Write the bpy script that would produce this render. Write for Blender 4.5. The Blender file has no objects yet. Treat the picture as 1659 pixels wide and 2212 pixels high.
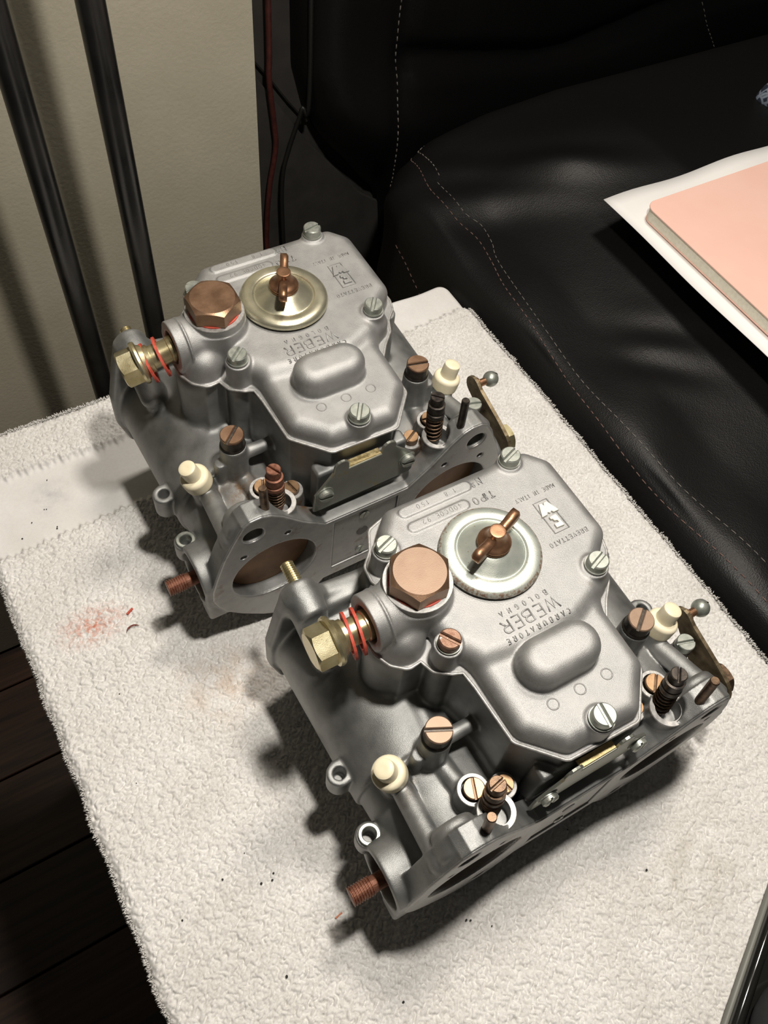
import bpy, bmesh, math, random
import numpy as np
from mathutils import Vector, Matrix
from mathutils.bvhtree import BVHTree
random.seed(7); rng = np.random.RandomState(11)
S = 0.001                                   # everything below is written in millimetres
SC = bpy.context.scene; COL = SC.collection
PI = math.pi

# ------------------------------------------------------------------ camera, world, lights, exposure
cam_d = bpy.data.cameras.new('camera'); cam = bpy.data.objects.new('camera', cam_d); COL.objects.link(cam)
RT = (0.8620328205, -0.5001559682, 0.0821183530); DN = (-0.3826962306, -0.7485037413, -0.5415586251); FW = (0.3323296729, 0.4354149249, -0.8366425950)
CAMP = Vector((-117.7656, -167.1212, 375.5318))
m = Matrix(((RT[0], -DN[0], -FW[0], CAMP.x*S), (RT[1], -DN[1], -FW[1], CAMP.y*S), (RT[2], -DN[2], -FW[2], CAMP.z*S), (0, 0, 0, 1)))
cam.matrix_world = m
cam_d.sensor_fit = 'VERTICAL'; cam_d.sensor_height = 36.0; cam_d.sensor_width = 27.0
cam_d.lens = 1830.81/2212*36.0; cam_d.clip_start = 0.02; cam_d.clip_end = 30
SC.camera = cam
SC.view_settings.view_transform = 'Standard'; SC.view_settings.look = 'None'
SC.view_settings.gamma = 1.0; SC.view_settings.use_curve_mapping = False
SC.view_settings.exposure = 0.0

W = bpy.data.worlds.new('world'); SC.world = W; W.use_nodes = True
bg = W.node_tree.nodes['Background']; bg.inputs[0].default_value = (1.0, 0.94, 0.86, 1); bg.inputs[1].default_value = 0.032

def area(name, loc, size, power, col, target):
    d = bpy.data.lights.new(name, 'AREA'); d.shape = 'DISK'; d.size = size; d.energy = power; d.color = col
    o = bpy.data.objects.new(name, d); COL.objects.link(o); o.location = Vector(loc)*S
    o.rotation_euler = (Vector(target)-Vector(loc)).to_track_quat('-Z', 'Y').to_euler(); return o
area('desk_lamp_light', (18, -82, 545), 0.034, 2.45, (1.0, 0.94, 0.86), (10, -60, 0))
area('ceiling_lamp_light', (380, 225, 1350), 0.24, 10.0, (1.0, 0.92, 0.82), (60, 60, 0))

# ------------------------------------------------------------------ materials
def nt(name):
    mt = bpy.data.materials.new(name); mt.use_nodes = True
    t = mt.node_tree; b = t.nodes['Principled BSDF']; return mt, t, b
def tex(t, scale, detail=4, rough=0.55, off=0.0):
    tc = t.nodes.new('ShaderNodeTexCoord'); mp = t.nodes.new('ShaderNodeMapping')
    mp.inputs['Location'].default_value = (off, off*1.7, off*.3)
    n = t.nodes.new('ShaderNodeTexNoise'); n.inputs['Scale'].default_value = scale
    n.inputs['Detail'].default_value = detail; n.inputs['Roughness'].default_value = rough
    t.links.new(tc.outputs['Object'], mp.inputs[0]); t.links.new(mp.outputs[0], n.inputs['Vector']); return n
def ramp(t, src, stops):
    r = t.nodes.new('ShaderNodeValToRGB'); e = r.color_ramp.elements
    while len(e) < len(stops): e.new(0.5)
    for i, (p, c) in enumerate(stops):
        e[i].position = p; e[i].color = tuple(c)+(1,) if len(c) == 3 else c
    t.links.new(src, r.inputs[0]); return r
def mat(name, c1, c2=None, scale=200, metal=0.0, rough=0.5, rough2=None, bump=0, bscale=3000, lo=.35, hi=.68, spec=.5, off=0.0, spots=None, coat=0):
    """base colour mottled between c1 and c2, optional fine bump, optional stain colour spots=(colour, scale, threshold)"""
    mt, t, b = nt(name)
    b.inputs['Metallic'].default_value = metal; b.inputs['Roughness'].default_value = rough
    b.inputs['Specular IOR Level'].default_value = spec
    if coat: b.inputs['Coat Weight'].default_value = coat
    if c2 is None: b.inputs['Base Color'].default_value = tuple(c1)+(1,); out = None
    else:
        n = tex(t, scale, off=off); r = ramp(t, n.outputs[0], [(lo, c1), (hi, c2)]); out = r.outputs[0]
        if rough2 is not None:
            rr = ramp(t, n.outputs[0], [(lo, (rough,)*3), (hi, (rough2,)*3)]); t.links.new(rr.outputs[0], b.inputs['Roughness'])
    if spots:
        n2 = tex(t, spots[1], 6, .6, off+3.1); r2 = ramp(t, n2.outputs[0], [(spots[2], (0,)*3), (spots[2]+spots[3], (1,)*3)])
        mx = t.nodes.new('ShaderNodeMix'); mx.data_type = 'RGBA'
        t.links.new(r2.outputs[0], mx.inputs['Factor'])
        if out: t.links.new(out, mx.inputs[6])
        else: mx.inputs[6].default_value = tuple(c1)+(1,)
        mx.inputs[7].default_value = tuple(spots[0])+(1,); out = mx.outputs[2]
    if out: t.links.new(out, b.inputs['Base Color'])
    if bump:
        n3 = tex(t, bscale, 3, .6, 1.3); bp = t.nodes.new('ShaderNodeBump'); bp.inputs['Strength'].default_value = bump
        bp.inputs['Distance'].default_value = 0.0003; t.links.new(n3.outputs[0], bp.inputs['Height']); t.links.new(bp.outputs[0], b.inputs['Normal'])
    return mt
M = {}
M['cast'] = mat('cast_aluminium', (.20, .205, .20), (.34, .34, .33), 90, .75, .40, .50, .35, 4200, .3, .7, spots=((.20, .17, .13), 55, .62, .16))
M['emblem'] = mat('pale_emblem_metal', (.58, .56, .50), (.68, .66, .60), 400, .35, .5, .6, .2, 3000)
def stained(name, c1, c2, spots):
    mt = mat(name, c1, c2, 90, .72, .44, .54, .35, 4200, .3, .7, spots=((.20, .17, .13), 55, .62, .16)); t = mt.node_tree; b = t.nodes['Principled BSDF']
    cur = b.inputs['Base Color'].links[0].from_socket; tc = t.nodes.new('ShaderNodeTexCoord'); tot = None
    for (x, y, z, r) in spots:
        vs = t.nodes.new('ShaderNodeVectorMath'); vs.operation = 'DISTANCE'; t.links.new(tc.outputs['Object'], vs.inputs[0]); vs.inputs[1].default_value = (x*S, y*S, z*S)
        rp = t.nodes.new('ShaderNodeMapRange'); rp.inputs[1].default_value = 0; rp.inputs[2].default_value = r*S; rp.inputs[3].default_value = 1.25; rp.inputs[4].default_value = 0; t.links.new(vs.outputs['Value'], rp.inputs[0])
        if tot is None: tot = rp.outputs[0]
        else:
            mx = t.nodes.new('ShaderNodeMath'); mx.operation = 'MAXIMUM'; t.links.new(tot, mx.inputs[0]); t.links.new(rp.outputs[0], mx.inputs[1]); tot = mx.outputs[0]
    n = tex(t, 260, 6, .7, 5.0); rr_ = ramp(t, n.outputs[0], [(.36, (0,)*3), (.60, (1,)*3)]); ml = t.nodes.new('ShaderNodeMath'); ml.operation = 'MULTIPLY'; ml.use_clamp = True
    t.links.new(tot, ml.inputs[0]); t.links.new(rr_.outputs[0], ml.inputs[1]); mx = t.nodes.new('ShaderNodeMix'); mx.data_type = 'RGBA'
    t.links.new(ml.outputs[0], mx.inputs['Factor']); t.links.new(cur, mx.inputs[6]); mx.inputs[7].default_value = (.13, .075, .035, 1); t.links.new(mx.outputs[2], b.inputs['Base Color'])
    rm = t.nodes.new('ShaderNodeMapRange'); rm.inputs[3].default_value = .72; rm.inputs[4].default_value = .15; t.links.new(ml.outputs[0], rm.inputs[0]); t.links.new(rm.outputs[0], b.inputs['Metallic']); return mt
M['cast_stained'] = stained('stained_cast_aluminium', (.20, .205, .20), (.34, .34, .33), [(-46, 28, 24, 12), (-36, 18, 30, 9), (30, 12, 32, 11), (36, 22, 32, 12), (29, 14, 22, 12), (-26, 10, 26, 9), (-42, 12, 34, 7)])
M['cover'] = mat('cast_aluminium_cover', (.30, .30, .295), (.40, .395, .385), 110, .70, .45, .54, .45, 4200, .3, .7, spots=((.30, .28, .25), 70, .66, .12))
M['machined'] = mat('machined_aluminium', (.30, .30, .295), (.40, .395, .38), 150, .70, .42, .52, .2, 1500, .3, .7, spots=((.24, .20, .17), 120, .60, .12))
M['bright'] = mat('bare_aluminium_edge', (.30, .295, .285), (.46, .45, .43), 700, .55, .5, .5, .2, 3000)
M['zinc'] = mat('zinc_plated_steel', (.28, .305, .27), (.42, .43, .385), 350, .72, .38, .48, .1, 2500, .3, .7, spots=((.22, .20, .16), 500, .62, .1))
M['zinc_rust'] = mat('rusted_zinc_steel', (.15, .075, .045), (.26, .16, .11), 500, .6, .45, .5, .3, 2500, spots=((.40, .40, .36), 300, .62, .08))
M['cap_clean'] = mat('yellow_zinc_cap', (.52, .50, .36), (.64, .60, .45), 90, .85, .24, .34, .08, 2500, .3, .7)
M['cap_worn'] = mat('worn_zinc_cap', (.42, .46, .42), (.54, .56, .50), 120, .66, .36, .46, .15, 2500, .3, .7, spots=((.26, .20, .13), 700, .66, .05))
M['cap_rust'] = mat('speckled_rust_on_zinc', (.50, .51, .45), (.24, .15, .10), 900, .55, .42, .6, .3, 2500, .42, .62)
M['yellow_zinc'] = mat('yellow_zinc_steel', (.50, .42, .22), (.66, .60, .40), 120, .9, .26, .38, .1, 2500, .3, .7, spots=((.28, .26, .16), 200, .60, .1))
M['brass'] = mat('aged_brass', (.30, .18, .095), (.44, .28, .16), 250, .8, .38, .48, .1, 2500, .3, .7, spots=((.22, .13, .07), 300, .62, .1))
M['bronze'] = mat('brown_bronze', (.20, .115, .07), (.30, .185, .115), 150, .82, .34, .44, .15, 2500, .3, .7)
M['bronze_face'] = mat('worn_bronze_face', (.22, .145, .10), (.29, .20, .14), 220, .55, .46, .54, .1, 2500, .3, .7)
M['copper'] = mat('tarnished_copper', (.24, .125, .07), (.36, .20, .115), 200, .85, .32, .44, .1, 2500, .3, .7)
M['dark'] = mat('black_oxide_steel_and_slot_shade', (.035, .03, .028), (.09, .075, .06), 400, .75, .38, .5, .2, 2500)
M['dark_brown'] = mat('oxidised_brown_steel_and_slot_shade', (.07, .045, .03), (.20, .13, .08), 500, .8, .36, .5, .2, 2500)
M['rusty'] = mat('rusty_copper_thread', (.16, .06, .035), (.30, .14, .09), 500, .55, .5, .6, .3, 2500)
M['ivory'] = mat('ivory_plastic', (.72, .64, .44), (.80, .73, .55), 130, 0, .38, .45, .05, 2500, spots=((.30, .18, .06), 600, .72, .04))
M['red'] = mat('red_fibre', (.42, .05, .03), (.55, .09, .055), 500, 0, .55, .65, .2, 3500)
M['gasket'] = mat('tan_gasket_paper', (.40, .27, .13), (.55, .40, .22), 600, 0, .7, .8, .2, 3500)
M['plate'] = mat('dull_zinc_plate', (.26, .27, .24), (.36, .37, .32), 70, .8, .38, .48, .1, 2500, .3, .7, spots=((.38, .30, .14), 90, .62, .1))
M['gold'] = mat('golden_zinc_edge', (.52, .40, .18), (.72, .60, .34), 600, .85, .35, .5, .2, 2500)
M['lever'] = mat('brown_zinc_lever', (.16, .12, .07), (.34, .27, .17), 220, .8, .36, .5, .2, 2500)
M['throttle'] = mat('brown_throttle_disc', (.22, .115, .055), (.36, .20, .10), 80, .3, .5, .5, .1, 2500)
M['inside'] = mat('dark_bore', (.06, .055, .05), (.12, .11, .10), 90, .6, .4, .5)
M['stamp'] = mat('stamped_grey', (.16, .15, .14), None, metal=.6, rough=.5)

# ------------------------------------------------------------------ mesh helpers
def link(name, mesh, mt, parent=None, **kw):
    o = bpy.data.objects.new(name, mesh); COL.objects.link(o)
    if mt is not None and not mesh.materials:
        for x in (mt if isinstance(mt, (list, tuple)) else [mt]): mesh.materials.append(x)
    if parent: o.parent = parent
    for k, v in kw.items(): o[k] = v
    return o
def pymesh(name, V, F, smooth=True, mi=None):
    me = bpy.data.meshes.new(name); me.from_pydata([tuple(v) for v in (np.asarray(V, float)*S)], [], [tuple(int(i) for i in f) for f in F])
    if smooth: me.polygons.foreach_set('use_smooth', [True]*len(me.polygons))
    if mi is not None: me.polygons.foreach_set('material_index', mi)
    me.update(); return me
def npmesh(name, V, Q, smooth=True):
    """fast path for arrays: V (n,3) mm, Q (m,4) or (m,3)"""
    me = bpy.data.meshes.new(name); V = np.asarray(V, np.float32)*S; Q = np.asarray(Q, np.int32); k = Q.shape[1]
    me.vertices.add(len(V)); me.vertices.foreach_set('co', V.ravel())
    me.loops.add(Q.size); me.loops.foreach_set('vertex_index', Q.ravel())
    me.polygons.add(len(Q)); me.polygons.foreach_set('loop_start', np.arange(0, Q.size, k, dtype=np.int32))
    me.polygons.foreach_set('use_smooth', np.full(len(Q), smooth))
    me.update(calc_edges=True); me.validate(); return me
class MB:
    """collects pieces into one mesh (millimetres)"""
    def __init__(s): s.V = []; s.F = []; s.sm = []; s.mi = []
    def add(s, V, F, smooth=True, mi=0):
        n = len(s.V); s.V += [tuple(v) for v in V]; s.F += [tuple(i+n for i in f) for f in F]; s.sm += [smooth]*len(F); s.mi += [mi]*len(F); return s
    def mesh(s, name='part'):
        me = bpy.data.meshes.new(name); me.from_pydata([(x*S, y*S, z*S) for x, y, z in s.V], [], s.F)
        me.polygons.foreach_set('use_smooth', s.sm); me.polygons.foreach_set('material_index', s.mi); me.update()
        bm = bmesh.new(); bm.from_mesh(me); bmesh.ops.recalc_face_normals(bm, faces=bm.faces); bm.to_mesh(me); bm.free(); return me
    def build(s, name, mt, parent=None, **kw): return link(name, s.mesh(name), mt, parent, **kw)
def basis(d):
    d = Vector(d).normalized(); u = d.orthogonal().normalized()
    if abs(d.z) > .9: u = (Vector((1, 0, 0))-d*d.x).normalized()
    return u, d.cross(u), d
def lathe(prof, o=(0, 0, 0), d=(0, 0, 1), n=32, sharp=True):
    """profile [(r, h)...] revolved round axis d at o; segments are split so that edges stay crisp"""
    u, v, w = basis(d); o = Vector(o); V = []; F = []
    def ring(r, h): return [tuple(o+w*h+(u*math.cos(2*PI*i/n)+v*math.sin(2*PI*i/n))*r) for i in range(n)]
    for (r0, h0), (r1, h1) in zip(prof[:-1], prof[1:]):
        b = len(V)
        if r0 < 1e-6 and r1 < 1e-6: continue
        if r0 < 1e-6:
            V += [tuple(o+w*h0)]+ring(r1, h1); F += [(b, b+1+i, b+1+(i+1) % n) for i in range(n)]
        elif r1 < 1e-6:
            V += ring(r0, h0)+[tuple(o+w*h1)]; F += [(b+i, b+(i+1) % n, b+n) for i in range(n)]
        else:
            V += ring(r0, h0)+ring(r1, h1); F += [(b+i, b+(i+1) % n, b+n+(i+1) % n, b+n+i) for i in range(n)]
    return V, F
def smooth_prof(pts, k=6):
    """Catmull-Rom through profile points for rounded lathes"""
    P = [pts[0]]+list(pts)+[pts[-1]]; out = []
    for i in range(1, len(P)-2):
        for j in range(k):
            t = j/k; a, b, c, d = P[i-1], P[i], P[i+1], P[i+2]
            out.append(tuple(.5*((2*b[q])+(-a[q]+c[q])*t+(2*a[q]-5*b[q]+4*c[q]-d[q])*t*t+(-a[q]+3*b[q]-3*c[q]+d[q])*t**3) for q in (0, 1)))
    out.append(tuple(pts[-1])); return out
def lathe_s(prof, o=(0, 0, 0), d=(0, 0, 1), n=48):
    """one welded surface (fully smooth)"""
    u, v, w = basis(d); o = Vector(o); V = []; F = []
    for r, h in prof:
        r = max(r, 1e-3); V += [tuple(o+w*h+(u*math.cos(2*PI*i/n)+v*math.sin(2*PI*i/n))*r) for i in range(n)]
    for k in range(len(prof)-1):
        F += [(k*n+i, k*n+(i+1) % n, (k+1)*n+(i+1) % n, (k+1)*n+i) for i in range(n)]
    return V, F
def tube(pts, r, n=8, closed=False, flat=1.0):
    P = [Vector(p) for p in pts]; V = []; F = []; N = len(P)
    rr = r if isinstance(r, (list, tuple)) else [r]*N
    t0 = (P[1]-P[0]).normalized(); u = t0.orthogonal().normalized(); 
    for i in range(N):
        if closed: t = (P[(i+1) % N]-P[i-1]).normalized()
        else: t = (P[min(i+1, N-1)]-P[max(i-1, 0)]).normalized()
        u = (u-t*u.dot(t)).normalized(); v = t.cross(u)
        V += [tuple(P[i]+(u*math.cos(2*PI*k/n)+v*math.sin(2*PI*k/n))*rr[i]) for k in range(n)]
    for i in range(N-1 if not closed else N):
        j = (i+1) % N; F += [(i*n+k, i*n+(k+1) % n, j*n+(k+1) % n, j*n+k) for k in range(n)]
    if not closed: F += [tuple(range(n))[::-1], tuple((N-1)*n+k for k in range(n))]
    return V, F
def prism(poly, z0, z1, bev=0.3, fr=None, n=1):
    """2-D polygon extruded z0..z1 with a small top bevel; fr = (origin, u, v, w) frame"""
    A = [Vector((x, y)) for x, y in poly]; N = len(A)
    ar = sum(A[i].x*A[(i+1) % N].y-A[(i+1) % N].x*A[i].y for i in range(N))
    if ar < 0: A.reverse()
    ins = []
    for i in range(N):
        e1 = (A[i]-A[i-1]); e2 = (A[(i+1) % N]-A[i]); e1 = e1.normalized() if e1.length > 1e-9 else e2.normalized(); e2 = e2.normalized() if e2.length > 1e-9 else e1
        n1 = Vector((-e1.y, e1.x)); n2 = Vector((-e2.y, e2.x)); mv = n1+n2
        mv = mv/max(mv.length_squared, .35)*2 if mv.length > 1e-6 else n1
        ins.append(A[i]+mv*bev)
    V = [(p.x, p.y, z0) for p in A]+[(p.x, p.y, z1-bev) for p in A]+[(p.x, p.y, z1) for p in ins]
    F = [tuple(range(N))[::-1], tuple(range(2*N, 3*N))]
    for k in (0, 1): F += [(k*N+i, k*N+(i+1) % N, (k+1)*N+(i+1) % N, (k+1)*N+i) for i in range(N)]
    if fr:
        o, u, v, w = [Vector(q) for q in fr]; V = [tuple(o+u*a+v*b+w*c) for a, b, c in V]
    return V, F
def inset(P, d):
    A = [Vector(p) for p in P]; N = len(A); ar = sum(A[i].x*A[(i+1) % N].y-A[(i+1) % N].x*A[i].y for i in range(N)); sg = 1 if ar > 0 else -1; out = []
    for i in range(N):
        e1 = (A[i]-A[i-1]).normalized(); e2 = (A[(i+1) % N]-A[i]).normalized(); n1 = Vector((-e1.y, e1.x)); n2 = Vector((-e2.y, e2.x)); mv = n1+n2
        out.append(tuple(A[i]+mv/max(mv.length_squared, .6)*2*d*sg))
    return out
def outset_round(P, d, n=5):
    A = [Vector(p) for p in P]; N = len(A); ar = sum(A[i].x*A[(i+1) % N].y-A[(i+1) % N].x*A[i].y for i in range(N))
    if ar < 0: A.reverse()
    out = []
    for i in range(N):
        e1 = (A[i]-A[i-1]).normalized(); e2 = (A[(i+1) % N]-A[i]).normalized(); n1 = Vector((e1.y, -e1.x)); n2 = Vector((e2.y, -e2.x)); cr = e1.x*e2.y-e1.y*e2.x
        if cr > .02:
            for k in range(n+1):
                v_ = (n1*(1-k/n)+n2*(k/n)).normalized(); out.append(A[i]+v_*d)
        else: mv = n1+n2; out.append(A[i]+mv/max(mv.length_squared, .6)*2*d)
    return out
def stadium(x0, x1, yc, h, n=10):
    r = h/2; P = [(x1-r+r*math.cos(a), yc+r*math.sin(a)) for a in np.linspace(-PI/2, PI/2, n)]
    return P+[(x0+r+r*math.cos(a), yc+r*math.sin(a)) for a in np.linspace(PI/2, 1.5*PI, n)]
def circ(cx, cy, r, n=24, a0=0, a1=2*PI):
    return [(cx+r*math.cos(a0+(a1-a0)*i/n), cy+r*math.sin(a0+(a1-a0)*i/n)) for i in range(n)]
def slotted_head(mb, o, d, r, h, ang, slot=1.1, depth=1.2, bev=.45, mi=0, dmi=None):
    """cheese head with a real slot: drum + two D-shaped halves"""
    u, v, w = basis(d); o = Vector(o)
    V, F = lathe([(r, 0), (r, h-depth), (0, h-depth)], o, d, 40); mb.add(V, F, True, mi if dmi is None else dmi)
    ca, sa = math.cos(ang), math.sin(ang); U = u*ca+v*sa; Q = v*ca-u*sa
    for s in (1, -1):
        y0 = slot/2; a = math.asin(y0/r); pts = [(r*math.cos(t), r*math.sin(t)) for t in np.linspace(a, PI-a, 18)]
        V, F = prism(pts, h-depth, h, bev, (o, U*s, Q*s, w)); mb.add(V, F, False, mi)
def hexprism(mb, o, d, R, h, ang, chamfer=True, mi=0, topr=.93):
    u, v, w = basis(d); o = Vector(o); ap = R*math.cos(PI/6); n = 72; V = []; F = []
    prof = []
    for i in range(n):
        a = 2*PI*i/n; q = (a % (PI/3))-PI/6; r = ap/math.cos(q); zt = h-(r-ap*topr)*.55 if chamfer else h
        dr = u*math.cos(a+ang+PI/6*0)+v*math.sin(a+ang)
        prof.append((dr, r, zt))
    base = [tuple(o+dr*r) for dr, r, zt in prof]; side = [tuple(o+dr*r+w*zt) for dr, r, zt in prof]; top = [tuple(o+dr*ap*topr+w*h) for dr, r, zt in prof]
    k = n//6
    for j in range(6):                                   # each flat is its own strip so the corners stay sharp
        idx = [(j*k+i) % n for i in range(k+1)]; b = len(V); V += [base[i] for i in idx]+[side[i] for i in idx]
        F += [(b+i, b+i+1, b+k+2+i, b+k+1+i) for i in range(k)]
    mb.add(V, F, False, mi)
    V = side+top; F = [(i, (i+1) % n, n+(i+1) % n, n+i) for i in range(n)]; mb.add(V, F, True, mi)
    mb.add(top, [tuple(range(n))], False, mi); mb.add(base, [tuple(range(n))[::-1]], False, mi)
def thread_prof(r, h0, h1, pitch=1.0, dep=.45):
    P = []; z = h0
    while z < h1-pitch*.5:
        P += [(r, z), (r, z+pitch*.25), (r-dep, z+pitch*.5), (r-dep, z+pitch*.7)]; z += pitch
    P += [(r, z), (r-.6, h1), (0, h1)]; return P

# ------------------------------------------------------------------ distance-field castings
class Vol:
    ks = 1.0
    def __init__(s, lo, hi, h):
        s.lo = np.array(lo, float); s.h = h; s.n = (np.ceil((np.array(hi)-s.lo)/h)).astype(int)+1
        s.F = np.full(s.n, 50.0, np.float32); s.ax = [s.lo[i]+np.arange(s.n[i])*h for i in range(3)]
    def box(s, a, b, k):
        i0 = np.clip(np.floor((np.array(a)-k-2-s.lo)/s.h).astype(int), 0, s.n-1); i1 = np.clip(np.ceil((np.array(b)+k+2-s.lo)/s.h).astype(int)+1, 1, s.n)
        sl = tuple(slice(p, q) for p, q in zip(i0, i1))
        X = s.ax[0][sl[0]][:, None, None].astype(np.float32); Y = s.ax[1][sl[1]][None, :, None].astype(np.float32); Z = s.ax[2][sl[2]][None, None, :].astype(np.float32)
        return sl, X, Y, Z
    def comb(s, sl, D, k, op):
        k = k*s.ks
        A = s.F[sl]
        if op == '-': A2, D2 = -A, D
        elif op == '&': A2, D2 = -A, -D
        else: A2, D2 = A, D
        if k > 0:
            hh = np.maximum(k-np.abs(A2-D2), 0)/k; R = np.minimum(A2, D2)-hh*hh*k*.25
        else: R = np.minimum(A2, D2)
        s.F[sl] = R if op == '+' else -R
    def cyl(s, p0, p1, r0, r1=None, k=2.0, op='+', rd=0.4):
        """capped (rounded) cone between two points"""
        r1 = r0 if r1 is None else r1; p0 = np.array(p0, float); p1 = np.array(p1, float); rm = max(r0, r1)
        sl, X, Y, Z = s.box(np.minimum(p0, p1)-rm, np.maximum(p0, p1)+rm, k)
        a = p1-p0; L = np.linalg.norm(a); a = a/L
        x = X-p0[0]; y = Y-p0[1]; z = Z-p0[2]; t = x*a[0]+y*a[1]+z*a[2]
        rad = np.sqrt(np.maximum(x*x+y*y+z*z-t*t, 0)); rt = r0+(r1-r0)*np.clip(t/L, 0, 1)
        dx = rad-rt+rd; dz = np.abs(t-L/2)-L/2+rd
        s.comb(sl, np.sqrt(np.maximum(dx, 0)**2+np.maximum(dz, 0)**2)+np.minimum(np.maximum(dx, dz), 0)-rd, k, op); return s
    def cap(s, p0, p1, r0, r1=None, k=2.0, op='+'):
        r1 = r0 if r1 is None else r1; p0 = np.array(p0, float); p1 = np.array(p1, float); rm = max(r0, r1)
        sl, X, Y, Z = s.box(np.minimum(p0, p1)-rm, np.maximum(p0, p1)+rm, k)
        a = p1-p0; L = max(np.linalg.norm(a), 1e-6); a = a/L
        x = X-p0[0]; y = Y-p0[1]; z = Z-p0[2]; t = np.clip(x*a[0]+y*a[1]+z*a[2], 0, L)
        s.comb(sl, np.sqrt((x-t*a[0])**2+(y-t*a[1])**2+(z-t*a[2])**2)-(r0+(r1-r0)*t/L), k, op); return s
    def rbox(s, a, b, r=1.0, k=2.0, op='+'):
        a = np.array(a, float); b = np.array(b, float); c = (a+b)/2; q = (b-a)/2-r
        sl, X, Y, Z = s.box(a, b, k)
        dx = np.abs(X-c[0])-q[0]; dy = np.abs(Y-c[1])-q[1]; dz = np.abs(Z-c[2])-q[2]
        s.comb(sl, np.sqrt(np.maximum(dx, 0)**2+np.maximum(dy, 0)**2+np.maximum(dz, 0)**2)+np.minimum(np.maximum(np.maximum(dx, dy), dz), 0)-r, k, op); return s
    def poly(s, P, c0, c1, axis=2, r=1.0, k=2.0, op='+', grow=0.0, rv=None):
        """extruded polygon along an axis, all edges rounded by r"""
        P = np.array(P, float); o = [i for i in range(3) if i != axis]
        a = np.zeros(3); b = np.zeros(3); a[o] = P.min(0)-grow; b[o] = P.max(0)+grow; a[axis] = c0; b[axis] = c1
        sl, X, Y, Z = s.box(a, b, k); G = (X, Y, Z)
        U = G[o[0]].ravel()[:, None]; V_ = G[o[1]].ravel()[None, :]
        d = np.full((U.shape[0], V_.shape[1]), 1e9, np.float32); sg = np.ones_like(d)
        N = len(P)
        for i in range(N):
            p, q = P[i], P[i-1]; e = q-p; wx = U-p[0]; wy = V_-p[1]
            t = np.clip((wx*e[0]+wy*e[1])/(e@e+1e-12), 0, 1); d = np.minimum(d, (wx-e[0]*t)**2+(wy-e[1]*t)**2)
            c1_ = V_ >= p[1]; c2_ = V_ < q[1]; c3_ = e[0]*wy > e[1]*wx
            flip = (c1_ & c2_ & c3_) | (~c1_ & ~c2_ & ~c3_); sg = np.where(flip, -sg, sg)
        d2 = (sg*np.sqrt(d)-grow).astype(np.float32)
        shp = [1, 1, 1]; shp[o[0]] = d2.shape[0]; shp[o[1]] = d2.shape[1]; d2 = d2.reshape(shp)
        T = G[axis]; dz = np.abs(T-(c0+c1)/2)-(c1-c0)/2+r; dx = d2+r
        s.comb(sl, np.sqrt(np.maximum(dx, 0)**2+np.maximum(dz, 0)**2)+np.minimum(np.maximum(dx, dz), 0)-r, k, op); return s
    def blur(s, n=1):
        for _ in range(n):
            for a in range(3):
                G = s.F.copy(); i0 = [slice(None)]*3; i1 = [slice(None)]*3; i2 = [slice(None)]*3; i0[a] = slice(0, -2); i1[a] = slice(1, -1); i2[a] = slice(2, None)
                s.F[tuple(i1)] = (G[tuple(i0)]+G[tuple(i2)])*.25+G[tuple(i1)]*.5
        return s
    def nets(s):
        F = s.F; F[0] = F[-1] = 5; F[:, 0] = F[:, -1] = 5; F[:, :, 0] = F[:, :, -1] = 5
        I = F < 0; c = np.zeros(np.array(F.shape)-1, np.uint8)
        for dx in (0, 1):
            for dy in (0, 1):
                for dz in (0, 1): c += I[dx:dx+c.shape[0], dy:dy+c.shape[1], dz:dz+c.shape[2]]
        act = np.argwhere((c > 0) & (c < 8)); idx = np.full(c.shape, -1, np.int32); idx[tuple(act.T)] = np.arange(len(act))
        cor = np.array([(a, b, d) for a in (0, 1) for b in (0, 1) for d in (0, 1)])
        val = np.stack([F[act[:, 0]+q[0], act[:, 1]+q[1], act[:, 2]+q[2]] for q in cor], 1)
        acc = np.zeros((len(act), 3)); cnt = np.zeros(len(act))
        for i in range(8):
            for j in range(i+1, 8):
                if np.abs(cor[i]-cor[j]).sum() != 1: continue
                v0, v1 = val[:, i], val[:, j]; mk = (v0 < 0) != (v1 < 0)
                t = np.where(mk, v0/np.where(mk, v0-v1, 1), 0)[:, None]
                acc += np.where(mk[:, None], cor[i]+(cor[j]-cor[i])*t, 0); cnt += mk
        V = (act+acc/cnt[:, None])*s.h+s.lo; Q = []
        for a in range(3):
            b_, c_ = (a+1) % 3, (a+2) % 3
            s0 = [slice(None)]*3; s1 = [slice(None)]*3; s0[a] = slice(0, -1); s1[a] = slice(1, None)
            A, B = I[tuple(s0)], I[tuple(s1)]; e = np.argwhere(A != B); e = e[(e[:, b_] > 0) & (e[:, c_] > 0) & (e[:, b_] < c.shape[b_]) & (e[:, c_] < c.shape[c_])]
            fl = A[tuple(e.T)]; q = []
            for ob, oc in ((-1, -1), (0, -1), (0, 0), (-1, 0)):
                p = e.copy(); p[:, b_] += ob; p[:, c_] += oc; q.append(idx[tuple(p.T)])
            q = np.stack(q, 1); q[~fl] = q[~fl][:, ::-1]; Q.append(q)
        return V, np.concatenate(Q)

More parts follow.
